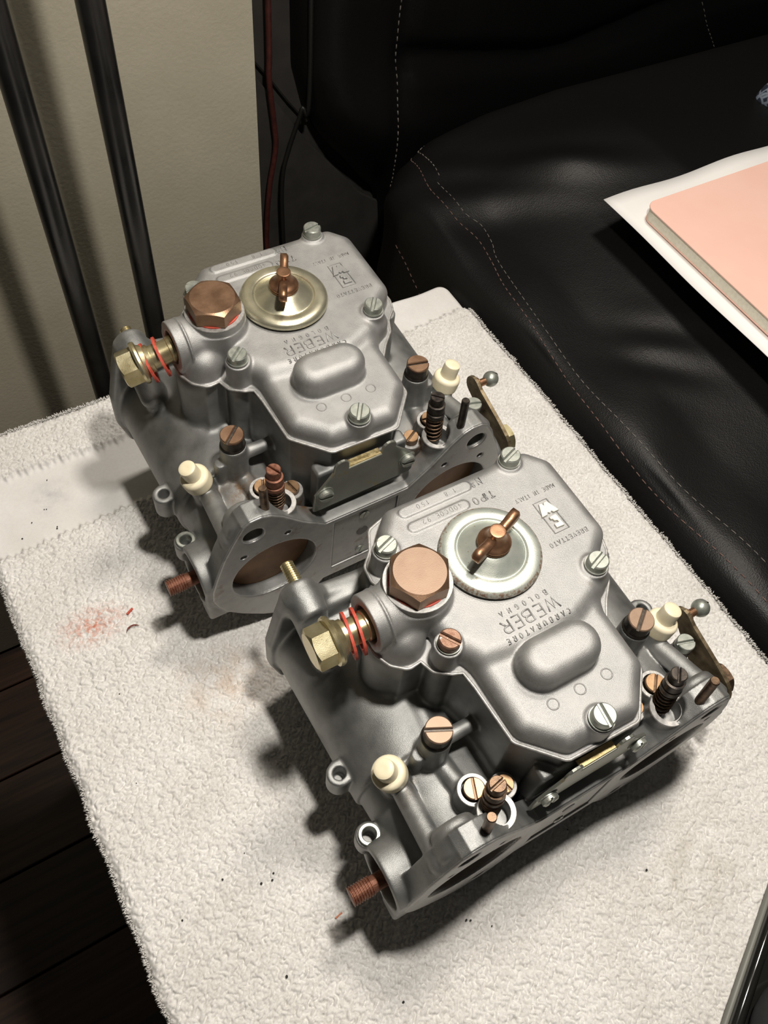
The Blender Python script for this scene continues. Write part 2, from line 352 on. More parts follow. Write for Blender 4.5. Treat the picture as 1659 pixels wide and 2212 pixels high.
# ================================================================== the setting
def box_mesh(a, b, bev=0):
    a = Vector(a); b = Vector(b); P = [(a.x, a.y), (b.x, a.y), (b.x, b.y), (a.x, b.y)]
    mb = MB(); V, F = prism(P, a.z, b.z, bev or .01); mb.add(V, F, False); return mb
wall_m = mat('painted_wall', (.50, .46, .35), (.56, .515, .40), 14, 0, .75, .8, .5, 420, .35, .65)
M['floor'] = mat('floor_gap', (.01, .007, .005), None, rough=.8)
FZ = -470
box_mesh((-1300, 305, FZ), (92, 420, 1500)).build('wall_back', wall_m, kind='structure')
box_mesh((92, 900, FZ), (1500, 1000, 1500)).build('wall_right', wall_m, kind='structure')
box_mesh((-1300, -1300, FZ-30), (1500, 1000, FZ-12)).build('floor', M['floor'], kind='structure')
flr = bpy.data.objects['floor']
def plank_mat(i):
    mt, t, b = nt('dark_wood_plank'); tc = t.nodes.new('ShaderNodeTexCoord'); mp = t.nodes.new('ShaderNodeMapping')
    mp.inputs['Scale'].default_value = (4, 60, 60); mp.inputs['Location'].default_value = (i*.37, i*.7, 0)
    n = t.nodes.new('ShaderNodeTexNoise'); n.inputs['Scale'].default_value = 3; n.inputs['Detail'].default_value = 6
    t.links.new(tc.outputs['Object'], mp.inputs[0]); t.links.new(mp.outputs[0], n.inputs['Vector'])
    k = (.8, 1.25, 1.0)[i]
    r = ramp(t, n.outputs[0], [(.3, (.012*k, .006*k, .0035*k)), (.7, (.052*k, .025*k, .014*k))]); t.links.new(r.outputs[0], b.inputs['Base Color'])
    b.inputs['Roughness'].default_value = .42; return mt
pm = [plank_mat(i) for i in range(3)]
row = 0
for iy in range(-12, 4):
    y0 = iy*88.0; off = (iy*311) % 700
    for ix in range(-2, 2):
        x0 = ix*700+off-350
        if x0 > 700 or x0 < -1300: continue
        box_mesh((x0+.8, y0+.8, FZ-12), (x0+699, min(y0+87, 303), FZ+(ix*iy % 3)*.25), .8).build('plank', pm[(ix*5+iy*3) % 3], flr)

# ------------------------------------------------------------------ two black poles in front of the wall
polem = mat('satin_black_metal', (.012, .012, .012), (.022, .021, .02), 60, .3, .26, .34, .05, 900, spec=.9)
for px_, w_ in ((-62.5, 'left black metal pole, nearer the picture edge, in front of the wall'), (-23.0, 'right black metal pole, just behind the rear carburetor, in front of the wall')):
    r = bpy.data.objects.new('metal_pole', None); COL.objects.link(r); r.location = (px_*S, .213, FZ*S)
    r['label'] = w_; r['category'] = 'pole'; r['group'] = 'black metal poles in front of the wall'
    mb = MB(); V, F = lathe_s([(6.4, 4), (6.4, 1500)], n=32); mb.add(V, F); mb.build('tube', polem, r)
    mb = MB(); V, F = lathe([(0, 0), (14, 0), (15, 1), (15, 4), (8, 5.5), (6.6, 9)], n=32); mb.add(V, F, False); mb.build('foot', polem, r)

# ------------------------------------------------------------------ side table under the towel
tab = bpy.data.objects.new('side_table', None); COL.objects.link(tab); tab['label'] = 'small square side table hidden under the white towel'; tab['category'] = 'table'
tm_ = mat('dark_table_wood', (.05, .03, .02), (.09, .05, .03), 30, 0, .5)
box_mesh((-150, -330, -26), (153, 160, -6.0), 1).build('tabletop', tm_, tab)
for lx in (-146, 121):
    for ly in (-326, 128): box_mesh((lx, ly, FZ), (lx+28, ly+28, -26), .5).build('leg', tm_, tab)

# ------------------------------------------------------------------ towel
X0, X1, Y0, Y1 = -155.0, 158.5, -330.0, 167.0
def piled(x, y):
    lower = np.interp(x, [-160, -151, -68, 0, 109, 160], [89, 90.5, 94, 108, 137, 141]); upper = np.interp(x, [-160, -136, -78, -40, 0, 30], [139, 138.5, 136, 140, 155, 175])
    w_ = np.sin(x*1.7)*.7+np.sin(x*.63+1)*.8
    a = 1/(1+np.exp(-(lower+w_-y)/.7)); b = 1/(1+np.exp(-(y-upper-w_)/.7)); return np.clip(a+b, 0, 1)
def blobs(x, y, cell, seed):
    """cellular bump field: 1 at random cell centres, falling off towards the borders"""
    gi, gj = np.floor(x/cell).astype(int), np.floor(y/cell).astype(int); best = np.full(x.shape, 9.0)
    for di in (-1, 0, 1):
        for dj in (-1, 0, 1):
            a = gi+di; b = gj+dj; h1 = np.sin(a*127.1+b*311.7+seed)*43758.5453; h2 = np.sin(a*269.5+b*183.3+seed)*43758.5453
            fx = (a+h1-np.floor(h1))*cell; fy = (b+h2-np.floor(h2))*cell; best = np.minimum(best, np.hypot(x-fx, y-fy))
    return np.clip(1-(best/cell/.8)**2, 0, 1)
def vnoise(x, y, sc, seed=0):
    return (np.sin(x/sc*1.3+seed)*np.sin(y/sc*1.1+seed*2.1)+.6*np.sin(x/sc*2.3-y/sc*1.7+seed*3)+.4*np.sin(y/sc*3.1+x/sc*1.2+seed))/2
def towel_height(x, y):
    p = piled(x, y); big = vnoise(x, y, 22, 1)*.7+vnoise(x, y, 60, 2)*.8
    wx = x+1.1*np.sin(y*1.3+.8*np.sin(x*.9))+.8*vnoise(x, y, 2.2, 4); wy = y+1.1*np.sin(x*1.15+1.3*np.sin(y*.7))
    t = blobs(wx, wy*.8, 1.4, 1.0)*1.0+blobs(wy*.75, wx*1.15, 1.7, 5.0)*.95+blobs(x, y, 4.2, 9.0)*.7
    weave = .04*np.sin(x*4.2)*np.sin(y*4.2)
    return -3.4+p*(1.5+t)+(1-p)*(weave+.3)+big*(.15+.35*p)
hx = .43
gx = np.arange(X0, X1+hx/2, hx); gy = np.arange(Y0, Y1+hx/2, hx)
XX, YY = np.meshgrid(gx, gy, indexing='ij'); ZZ = towel_height(XX, YY)
ex = np.minimum(np.minimum(XX-X0, X1-XX), Y1-YY); crn = 8.0
# rounded corners at the far end
ZZ = ZZ-np.clip(1-ex/4.5, 0, 1)**2*3.4
XW = XX+vnoise(YY, YY*.3, 9, 3)*.9*(1-np.clip((XX-X0)/30, 0, 1))+vnoise(YY, YY, 14, 6)*.8*(1-np.clip((X1-XX)/30, 0, 1))
YW = YY+vnoise(XX, XX*.4, 12, 8)*.8*(1-np.clip((Y1-YY)/30, 0, 1))
# pull the far corners round
for cx_, sx in ((X0, 1), (X1, -1)):
    dx = (cx_+sx*crn-XX)*sx; dy = YY-(Y1-crn); mk = (dx > 0) & (dy > 0); rr_ = np.maximum(np.hypot(dx, dy), 1e-6); mxx = np.maximum(dx, dy); k_ = np.where(mk, mxx/rr_, 1)
    XW = np.where(mk, XW+sx*dx*(1-k_), XW); YW = np.where(mk, YW-dy*(1-k_), YW)
nX, nY = XX.shape; Vt = np.stack([XW.ravel(), YW.ravel(), ZZ.ravel()], 1)
ii = (np.arange(nX-1)[:, None]*nY+np.arange(nY-1)[None, :]).ravel(); Qt = np.stack([ii, ii+nY, ii+nY+1, ii+1], 1)
def towel_mat(band=False):
    mt, t, b = nt('white_woven_band' if band else 'white_terry'); tc = t.nodes.new('ShaderNodeTexCoord')
    n = tex(t, 28, 5, .6); base = ramp(t, n.outputs[0], [(.35, (.655, .64, .615)), (.7, (.75, .742, .725))])
    n2 = tex(t, 640, 4, .7); sh = ramp(t, n2.outputs[0], [(.34, (.95, .95, .95) if band else (.78, .77, .75)), (.58, (1, 1, 1))])
    mu = t.nodes.new('ShaderNodeMix'); mu.data_type = 'RGBA'; mu.blend_type = 'MULTIPLY'; mu.inputs[0].default_value = 1
    t.links.new(base.outputs[0], mu.inputs[6]); t.links.new(sh.outputs[0], mu.inputs[7]); cur = mu.outputs[2]
    def stain(cur, loc, rad, col, sc, lo, hi):
        vs = t.nodes.new('ShaderNodeVectorMath'); vs.operation = 'SUBTRACT'; t.links.new(tc.outputs['Object'], vs.inputs[0]); vs.inputs[1].default_value = (loc[0]*S, loc[1]*S, 0)
        vm = t.nodes.new('ShaderNodeVectorMath'); vm.operation = 'MULTIPLY'; vm.inputs[1].default_value = (1/(rad[0]*S), 1/(rad[1]*S), 0); t.links.new(vs.outputs[0], vm.inputs[0])
        vl = t.nodes.new('ShaderNodeVectorMath'); vl.operation = 'LENGTH'; t.links.new(vm.outputs[0], vl.inputs[0])
        fall = ramp(t, vl.outputs['Value'], [(0.0, (1, 1, 1)), (1.0, (0, 0, 0))]); ns = tex(t, sc, 5, .7); rn = ramp(t, ns.outputs[0], [(lo, (0, 0, 0)), (hi, (1, 1, 1))])
        ml = t.nodes.new('ShaderNodeMath'); ml.operation = 'MULTIPLY'; t.links.new(fall.outputs[0], ml.inputs[0]); t.links.new(rn.outputs[0], ml.inputs[1])
        mx = t.nodes.new('ShaderNodeMix'); mx.data_type = 'RGBA'; t.links.new(ml.outputs[0], mx.inputs['Factor']); t.links.new(cur, mx.inputs[6]); mx.inputs[7].default_value = col; return mx.outputs[2]
    cur = stain(cur, (-124, 36), (20, 13), (.50, .16, .085, 1), 330, .42, .62)
    cur = stain(cur, (-80, -20), (32, 24), (.52, .40, .30, 1), 120, .40, .75)
    cur = stain(cur, (-118, 118), (14, 14), (.42, .40, .42, 1), 120, .40, .75)
    cur = stain(cur, (60, -190), (40, 26), (.42, .39, .33, 1), 90, .40, .75)
    t.links.new(cur, b.inputs['Base Color']); b.inputs['Roughness'].default_value = .95; b.inputs['Specular IOR Level'].default_value = .1
    return mt
TM = towel_mat()
tw = bpy.data.objects.new('towel', None); COL.objects.link(tw); tw['label'] = 'white terry towel with a smooth woven band, spread under both carburetors'; tw['category'] = 'towel'
tcm = npmesh('terry_cloth', Vt, Qt); link('terry_cloth', tcm, [TM, towel_mat(True)], tw); cc = Vt[Qt[:, 0]]; tcm.polygons.foreach_set('material_index', (piled(XX.ravel()[Qt[:, 0]], YY.ravel()[Qt[:, 0]]) < .5).astype(np.int32)); tcm.update()
# hanging edges (left, right, back)
def skirt(P, out, drop):
    V = []; F = []; n = len(P); L = [(0, 0), (1.0, -1.6), (1.6, -5), (1.8, -18), (1.4, -drop)]
    for j, (o_, z_) in enumerate(L):
        for (x, y, z) in P: V.append((x+out[0]*o_+(vnoise(y*1.0, x*1.0, 11, j)*.6 if j > 1 else 0)*abs(out[0]), y+out[1]*o_, z+z_))
    for j in range(len(L)-1): F += [(j*n+i, j*n+i+1, (j+1)*n+i+1, (j+1)*n+i) for i in range(n-1)]
    return V, F
mb = MB()
e1 = [tuple(Vt[j]) for j in range(0, nY, 3)]; e2 = [tuple(Vt[(nX-1)*nY+j]) for j in range(0, nY, 3)]; e3 = [tuple(Vt[i*nY+nY-1]) for i in range(0, nX, 3)]
for e_, o_ in ((e1, (-1, 0)), (e2, (1, 0)), (e3, (0, 1))):
    V, F = skirt(e_, o_, 70); mb.add(V, F)
mb.build('hanging_edge', TM, tw)
# loose loops of pile
def pile_mesh(pos, ln, wd, up, edge=None):
    n = len(pos); a = rng.rand(n)*2*PI; L = ln*(.6+.8*rng.rand(n)); tilt = up+rng.rand(n)*(.5 if edge is not None else .28)
    d = np.stack([np.cos(a)*np.cos(tilt), np.sin(a)*np.cos(tilt), np.sin(tilt)], 1)
    if edge is not None: d = edge+(rng.rand(n, 3)-.5)*np.array([1.1, 1.1, .9]); d /= np.linalg.norm(d, axis=1)[:, None]
    s1 = np.cross(d, np.array([0, 0, 1.0])+1e-3); s1 /= np.linalg.norm(s1, axis=1)[:, None]; s2 = np.cross(d, s1); w_ = wd*(.8+.4*rng.rand(n))[:, None]
    c = pos+d*L[:, None]*.5; V = np.stack([pos, c+s1*w_, c-s1*w_*.5+s2*w_*.87, c-s1*w_*.5-s2*w_*.87, pos+d*L[:, None]], 1).reshape(-1, 3)
    base = np.arange(n)[:, None, None]*5; T = np.array([(0, 2, 1), (0, 3, 2), (0, 1, 3), (4, 1, 2), (4, 2, 3), (4, 3, 1)])[None]
    return V, (base+T).reshape(-1, 3)
parts_ = []
for (n_, fx, fy, dr) in ((4500, lambda u: X0+vnoise(-240+u*405, (-240+u*405)*.3, 9, 3)*.9+0*u, lambda u: -240+u*405, (-1, 0, .15)), (4000, lambda u: X1+vnoise(-240+u*378, -240+u*378, 14, 6)*.8, lambda u: -240+u*378, (1, 0, .1)), (2500, lambda u: X0+3+u*140, lambda u: Y1-.5+0*u, (0, 1, .3))):
    u = rng.rand(n_); x_ = fx(u); y_ = fy(u); dr = np.array(dr, float); z_ = -3.6+rng.rand(n_)*2.6
    P_ = np.column_stack([x_-dr[0]*1.3*rng.rand(n_), y_-dr[1]*1.3*rng.rand(n_), z_]); V2, T2 = pile_mesh(P_, 1.5, .34, .3, dr[None]); parts_.append((V2, T2))
o_ = 0; Va = []; Ta = []
for v_, t_ in parts_: Va.append(v_); Ta.append(t_+o_); o_ += len(v_)
link('terry_loops', npmesh('terry_loops', np.concatenate(Va), np.concatenate(Ta)), TM, tw, kind='stuff')
# ------------------------------------------------------------------ sofa
def leather_mat():
    mt, t, b = nt('black_leather'); b.inputs['Base Color'].default_value = (.0055, .0053, .0052, 1); b.inputs['Roughness'].default_value = .40; b.inputs['Specular IOR Level'].default_value = .20
    tc = t.nodes.new('ShaderNodeTexCoord'); v = t.nodes.new('ShaderNodeTexVoronoi'); v.inputs['Scale'].default_value = 1300; v.feature = 'F1'
    t.links.new(tc.outputs['Object'], v.inputs['Vector']); n = tex(t, 60, 5, .6); ad = t.nodes.new('ShaderNodeMath'); ad.operation = 'ADD'
    ml = t.nodes.new('ShaderNodeMath'); ml.operation = 'MULTIPLY'; ml.inputs[1].default_value = 3.0; t.links.new(n.outputs[0], ml.inputs[0])
    t.links.new(v.outputs['Distance'], ad.inputs[0]); t.links.new(ml.outputs[0], ad.inputs[1])
    bp = t.nodes.new('ShaderNodeBump'); bp.inputs['Strength'].default_value = .16; bp.inputs['Distance'].default_value = .0005
    t.links.new(ad.outputs[0], bp.inputs['Height']); t.links.new(bp.outputs[0], b.inputs['Normal']); return mt
LM = leather_mat()
cloth_m = mat('dark_grey_backing_cloth', (.030, .027, .024), (.042, .038, .034), 60, 0, .8, .85, .3, 2500)
sofa = bpy.data.objects.new('sofa', None); COL.objects.link(sofa); sofa['label'] = 'black leather sofa with pale stitching beside the towelled table'; sofa['category'] = 'sofa'
def cushion(vol, name, disp):
    V, Q = vol.nets(); V = disp(V); return link(name, npmesh(name, V, Q), LM, sofa)
sv = Vol((150, -420, -220), (820, 345, 60), 4.0)
SEAT = [(161, -400), (163, 0), (160, 200), (160, 232), (168, 262), (190, 286), (225, 304), (280, 312), (800, 305), (800, -400)]
sv.poly(SEAT, -200, 6, 2, r=22, k=0)
def seat_disp(V):
    x, y, z = V.T; w_ = np.clip((z+40)/40, 0, 1)
    crown = 32*np.clip((x-215)/130, 0, 1)**1.3*np.exp(-((y-60)/210)**2)+10*np.exp(-((x-300)/70)**2-((y-215)/50)**2)
    wr = 3.2*np.exp(-((x-285+.35*(y-200))/22)**2-((y-215)/30)**2)+2.4*np.sin((x*.55+y)/13)*np.exp(-((x-250)/70)**2-((y-215)/38)**2)+2*np.sin((y-.5*x)/17)*np.exp(-((x-200)/30)**2)
    wr += 2.0*np.sin((x-y*.35)/26)*np.exp(-((y-0)/110)**2)
    q = .5*x+.86*y; p = .86*x-.5*y
    wr += 1.7*np.sin(q/6.5+p/60)*np.exp(-((p-125)/55)**2-((q-318)/26)**2)+1.3*np.sin(q/5+p/25)*np.exp(-((x-238)/26)**2-((y-45)/30)**2)+1.5*np.sin(q/8-p/30)*np.exp(-((x-205)/28)**2-((y-240)/38)**2)
    side = np.where(x < 175, np.sin(y/19+z/14)*1.6, 0)
    return np.column_stack([x-side, y, z+w_*(crown+wr)])
seat = cushion(sv, 'seat_cushion', seat_disp)
bv = Vol((120, 285, -220), (830, 480, 420), 6.0)
BK = [(137, 420), (136, 90), (137, 50), (145, 20), (160, -8), (187, -42), (215, -78), (230, -200), (820, -200), (820, 420)]
bv.poly(BK, 318, 460, 1, r=34, k=0)
def back_disp(V):
    x, y, z = V.T; w_ = np.clip((400-y)/60, 0, 1)
    zc = 52-18*np.clip((x-220)/110, 0, 1)+14*np.clip((x-350)/120, 0, 1)
    crease = 11*np.exp(-((z-zc)/9)**2)*np.clip((x-205)/12, 0, 1)+5*np.exp(-((x-208)/7)**2)
    bulge = -16*np.exp(-((z-zc-70)/55)**2)*np.clip((x-200)/60, 0, 1)-7*np.exp(-((z-zc+45)/35)**2)
    return np.column_stack([x, y+w_*(crease+bulge)+1.8*np.sin(x/40+z/23)*w_, z])
back = cushion(bv, 'backrest', back_disp)
# rear frame panel and a folded flap of backing cloth
mb = MB(); V, F = prism([(96, -420), (260, -420), (260, 420), (96, 420)], -12, 0, 2, ((0, 0, 0), (1, 0, 0), (0, 0, 1), (0, -1, 0))); V = [(x, y+352, z) for x, y, z in V]; mb.add(V, F, False); mb.build('frame_panel', cloth_m, sofa)
def flap(P, y, th=3.0):
    mb = MB(); V, F = prism(P, 0, th, 1.2, ((0, y, 0), (1, 0, 0), (0, 0, 1), (0, -1, 0))); mb.add(V, F, False); return mb
flap([(99, 420), (98, 74), (110, 58), (122, 42), (136, 22), (150, 4), (168, 6), (168, 420)], 350).build('cloth_flap', cloth_m, sofa)
flap([(97, -420), (96, 52), (98, 66), (104, 58), (150, -10), (200, -70), (240, -100), (240, -420)], 348, 2).build('lower_cloth', cloth_m, sofa)
box_mesh((170, -395, FZ+40), (800, 330, -200), 4).build('base', cloth_m, sofa)
for fx in (200, 740):
    for fy in (-360, 280): box_mesh((fx, fy, FZ), (fx+40, fy+40, FZ+40), 2).build('leg', polem, sofa)
# stitching laid on the leather
def bvh(o):
    return BVHTree.FromPolygons([v.co/S for v in o.data.vertices], [tuple(p.vertices) for p in o.data.polygons])
seatT, backT = bvh(seat), bvh(back)
def dens(P, st):
    out = []
    for a, b in zip(P[:-1], P[1:]):
        a = np.array(a, float); b = np.array(b, float); L = np.linalg.norm(b-a); k = max(1, int(L/st)); out += [a+(b-a)*i/k for i in range(k)]
    return out+[np.array(P[-1], float)]
def catmull(P, k=8):
    P = [P[0]]+list(P)+[P[-1]]; P = [np.array(p, float) for p in P]; out = []
    for i in range(1, len(P)-2):
        for j in range(k):
            t = j/k; a, b, c, d = P[i-1:i+3]; out.append(.5*(2*b+(-a+c)*t+(2*a-5*b+4*c-d)*t*t+(-a+3*b-3*c+d)*t**3))
    out.append(P[-2]); return out
thr = mat('pale_thread', (.13, .115, .10), (.24, .22, .20), 300, 0, .7); thr2 = mat('rosy_brown_thread', (.11, .06, .05), (.19, .115, .095), 300, 0, .7)
def stitches(name, P, mode, mt, pitch=4.6, r=.32):
    pts = []
    for q in dens(catmull(P), 1.0):
        if mode == 'z': h = seatT.ray_cast(Vector((q[0], q[1], 200)), Vector((0, 0, -1)))
        elif mode == 'x': h = seatT.ray_cast(Vector((60, q[0], q[1])), Vector((1, 0, 0)))
        else: h = backT.ray_cast(Vector((q[0], 200, q[1])), Vector((0, 1, 0)))
        if h[0] is not None: pts.append(h[0]+h[1]*(.15 if (h[1].z > 0 or h[1].y < 0 or mode == 'x') else -.15))
    mb = MB(); acc = 0; cur = []
    for a, b in zip(pts[:-1], pts[1:]):
        acc += (b-a).length; cur.append(a)
        if acc > pitch:
            if len(cur) > 2:
                c = cur[:-1] if len(cur) > 3 else cur
                V, F = tube([c[0], c[len(c)//2]+Vector((0, -.15 if mode == 'y' else 0, .15 if mode == 'z' else 0)), c[-1]], r, 5); mb.add(V, F)
            acc = 0; cur = []
    mb.build(name, mt, sofa, kind='stuff')
st1 = [(208, 291), (202, 282), (197, 265), (192, 247), (190, 232), (191, 207), (195, 187), (191, 164), (184, 138), (181, 108), (178, 79), (175, 52), (171.5, 7), (171.5, -37), (176, -111), (178, -250)]
stitches('stitching', st1, 'z', thr2)
st2 = [(245, 311), (231, 304), (216, 295), (211, 282), (208, 266), (203, 246)]
stitches('stitching', st2, 'z', thr)
stitches('stitching', [(199, 244), (199, 211), (205, 196), (202, 179), (195, 162), (188, 123), (185, 84), (181, 37), (183, -30), (190, -96), (192, -250)], 'z', thr, r=.24)
stitches('stitching', [(206, 120), (206, 84), (208, 42), (208, 18), (211, -20), (216, -59)], 'y', thr, r=.42)
stitches('stitching', [(500, 60), (504, 32), (533, -4), (556, -39)], 'y', thr, r=.3)

stitches('stitching', [(232, -24), (214, -27), (196, -33), (186, -40)], 'x', thr2)
# cords hanging behind the sofa
cordm = mat('dark_red_cord', (.05, .012, .010), (.085, .022, .018), 200, 0, .45)
cordb = mat('black_cord', (.012, .011, .010), None, rough=.45)
def cord(P, r, mt, label):
    mb = MB(); V, F = tube([Vector(p) for p in catmull(P)], r, 10); mb.add(V, F); mb.build('cord', mt, label=label, category='cord')
cord([(118, 338, 420), (118, 339, 100), (117, 339, 52), (120, 340, 18), (121, 340, -4), (115, 340, -36), (111, 340, -80), (112, 340, -140), (116, 340, -300), (110, 330, FZ+3)], 2.0, cordm, 'dark red cord hanging down behind the sofa back')
cord([(140, 327, 420), (143, 329, 60), (138, 332, 26), (130, 335, -2), (124, 336, -30), (124, 336, -90), (130, 336, -300), (126, 330, FZ+2.3)], 1.6, cordb, 'thin black cord crossing beside the dark red cord')

# ------------------------------------------------------------------ paper, notebook, cloth, case
paperm = mat('white_paper', (.86, .85, .83), (.89, .88, .86), 20, 0, .7)
def sheet(name, P0, w, l, z, mt, label, cat, th=.3, wav=1.2):
    V = []; F = []; a, b = 26, 30
    for k in (0, 1):
        for i in range(a+1):
            for j in range(b+1):
                x = P0[0]+w*i/a; y = P0[1]-l*j/b; V.append((x+ .6*math.sin(j*.5)*(i == 0), y, z+wav*math.sin(i*.55+.4)*math.exp(-j*.12)+(0 if k else -th)))
    n = (a+1)*(b+1)
    for i in range(a):
        for j in range(b):
            q = i*(b+1)+j; F.append((q, q+1, q+b+2, q+b+1)); F.append((n+q, n+q+b+1, n+q+b+2, n+q+1))
    per = [i*(b+1) for i in range(a+1)]+[a*(b+1)+j for j in range(1, b+1)]+[i*(b+1)+b for i in range(a-1, -1, -1)]+[j for j in range(b-1, 0, -1)]
    for i in range(len(per)): p, q = per[i], per[(i+1) % len(per)]; F.append((p, q, n+q, n+p))
    mb = MB(); mb.add(V, F); o = mb.build(name, mt); o['label'] = label; o['category'] = cat; return o
sheet('paper_sheet', (262, 150), 215, 290, 39.5, paperm, 'large white paper sheet on the sofa seat under the pink notebook', 'paper')
nb = bpy.data.objects.new('notebook', None); COL.objects.link(nb); nb['label'] = 'pink covered notebook with rounded corners lying on white paper'; nb['category'] = 'notebook'
def rr(x0, y0, x1, y1, r, n=8):
    P = []
    for cx_, cy_, a in ((x1-r, y1-r, 0), (x0+r, y1-r, PI/2), (x0+r, y0+r, PI), (x1-r, y0+r, 1.5*PI)):
        P += [(cx_+r*math.cos(a+PI/2*i/n), cy_+r*math.sin(a+PI/2*i/n)) for i in range(n+1)]
    return P
pinkm = mat('pink_card', (.90, .56, .46), (.93, .60, .50), 30, 0, .55); pagem = mat('cream_pages', (.72, .68, .56), (.82, .78, .66), 500, 0, .8)
mb = MB(); V, F = prism(rr(273, -20, 400, 126, 8), 41.0, 41.6, .1); mb.add(V, F, False); mb.build('back_cover', pinkm, nb)
mb = MB(); V, F = prism(rr(273.4, -19.6, 399, 125.6, 7.6), 41.6, 49.4, .1); mb.add(V, F, False); mb.build('page_block', pagem, nb)
mb = MB(); V, F = prism(rr(272.6, -20.4, 400, 126.4, 8), 49.4, 50.2, .25); mb.add(V, F, False); mb.build('front_cover', pinkm, nb)
# patterned cloth at the picture's right edge
pm_, t_, b_ = nt('blue_patterned_cloth'); tc_ = t_.nodes.new('ShaderNodeTexCoord'); wv = t_.nodes.new('ShaderNodeTexVoronoi'); wv.inputs['Scale'].default_value = 160; wv.feature = 'DISTANCE_TO_EDGE'
t_.links.new(tc_.outputs['Object'], wv.inputs['Vector']); r_ = ramp(t_, wv.outputs['Distance'], [(.06, (.20, .24, .30)), (.16, (.012, .018, .035))]); t_.links.new(r_.outputs[0], b_.inputs['Base Color']); b_.inputs['Roughness'].default_value = .9
cv = Vol((425, 120, 0), (570, 260, 110), 3.0)
cv.cap((480, 196, 36), (552, 185, 44), 13, 22, k=0).cap((476, 208, 34), (535, 220, 38), 9, 16, k=10).cap((488, 182, 34), (545, 160, 40), 9, 14, k=10)
V, Q = cv.nets(); V[:, 2] += 2*np.sin(V[:, 0]/5+V[:, 1]/7); V[:, 2] -= 10
link('patterned_cloth', npmesh('patterned_cloth', V, Q), pm_, label='dark blue cloth with pale pattern at the right edge on the sofa', category='cloth')
# black case with a glossy rim, lower right
gl = mat('gloss_black', (.010, .010, .009), None, rough=.12, spec=.6, coat=.5); gry = mat('grey_plastic_edge', (.16, .16, .14), None, rough=.5); pad = mat('black_padded_fabric', (.010, .011, .012), (.016, .017, .018), 900, 0, .8, .9, .3, 2500)
cs = bpy.data.objects.new('case', None); COL.objects.link(cs); cs['label'] = 'black case with glossy rim and grey edge at the lower right corner'; cs['category'] = 'case'
d_ = Vector((46, 24, 0)).normalized(); nn = Vector((d_.y, -d_.x, 0)); A0 = Vector((32.5, -238.5, 0))-d_*90; B0 = A0+d_*230
for nm, off, zz_, r, mt_ in (('grey_edge', -.6, 2.2, 1.5, gry), ('rim', 2.6, 4.0, 2.7, gl)):
    mb = MB(); V, F = tube([A0+nn*off+Vector((0, 0, zz_)), A0+d_*115+nn*(off)+Vector((0, 0, zz_)), B0+nn*off+Vector((0, 0, zz_))], r, 16); mb.add(V, F); mb.build(nm, mt_, cs)
pv = Vol((-60, -330, -6), (150, -205, 32), 2.0)
c_ = A0+d_*96+nn*36
pv.cyl((c_.x, c_.y, 1.2), (c_.x, c_.y, 22), 31, 29, k=0, rd=7)
V, Q = pv.nets(); link('padded_body', npmesh('padded_body', V, Q), pad, cs)
mb = MB(); V, F = prism([tuple((A0+nn*4).xy), tuple((B0+nn*4).xy), tuple((B0+nn*75).xy), tuple((A0+nn*75).xy)], .9, 2.4, .3); mb.add(V, F, False); mb.build('base_panel', gl, cs)

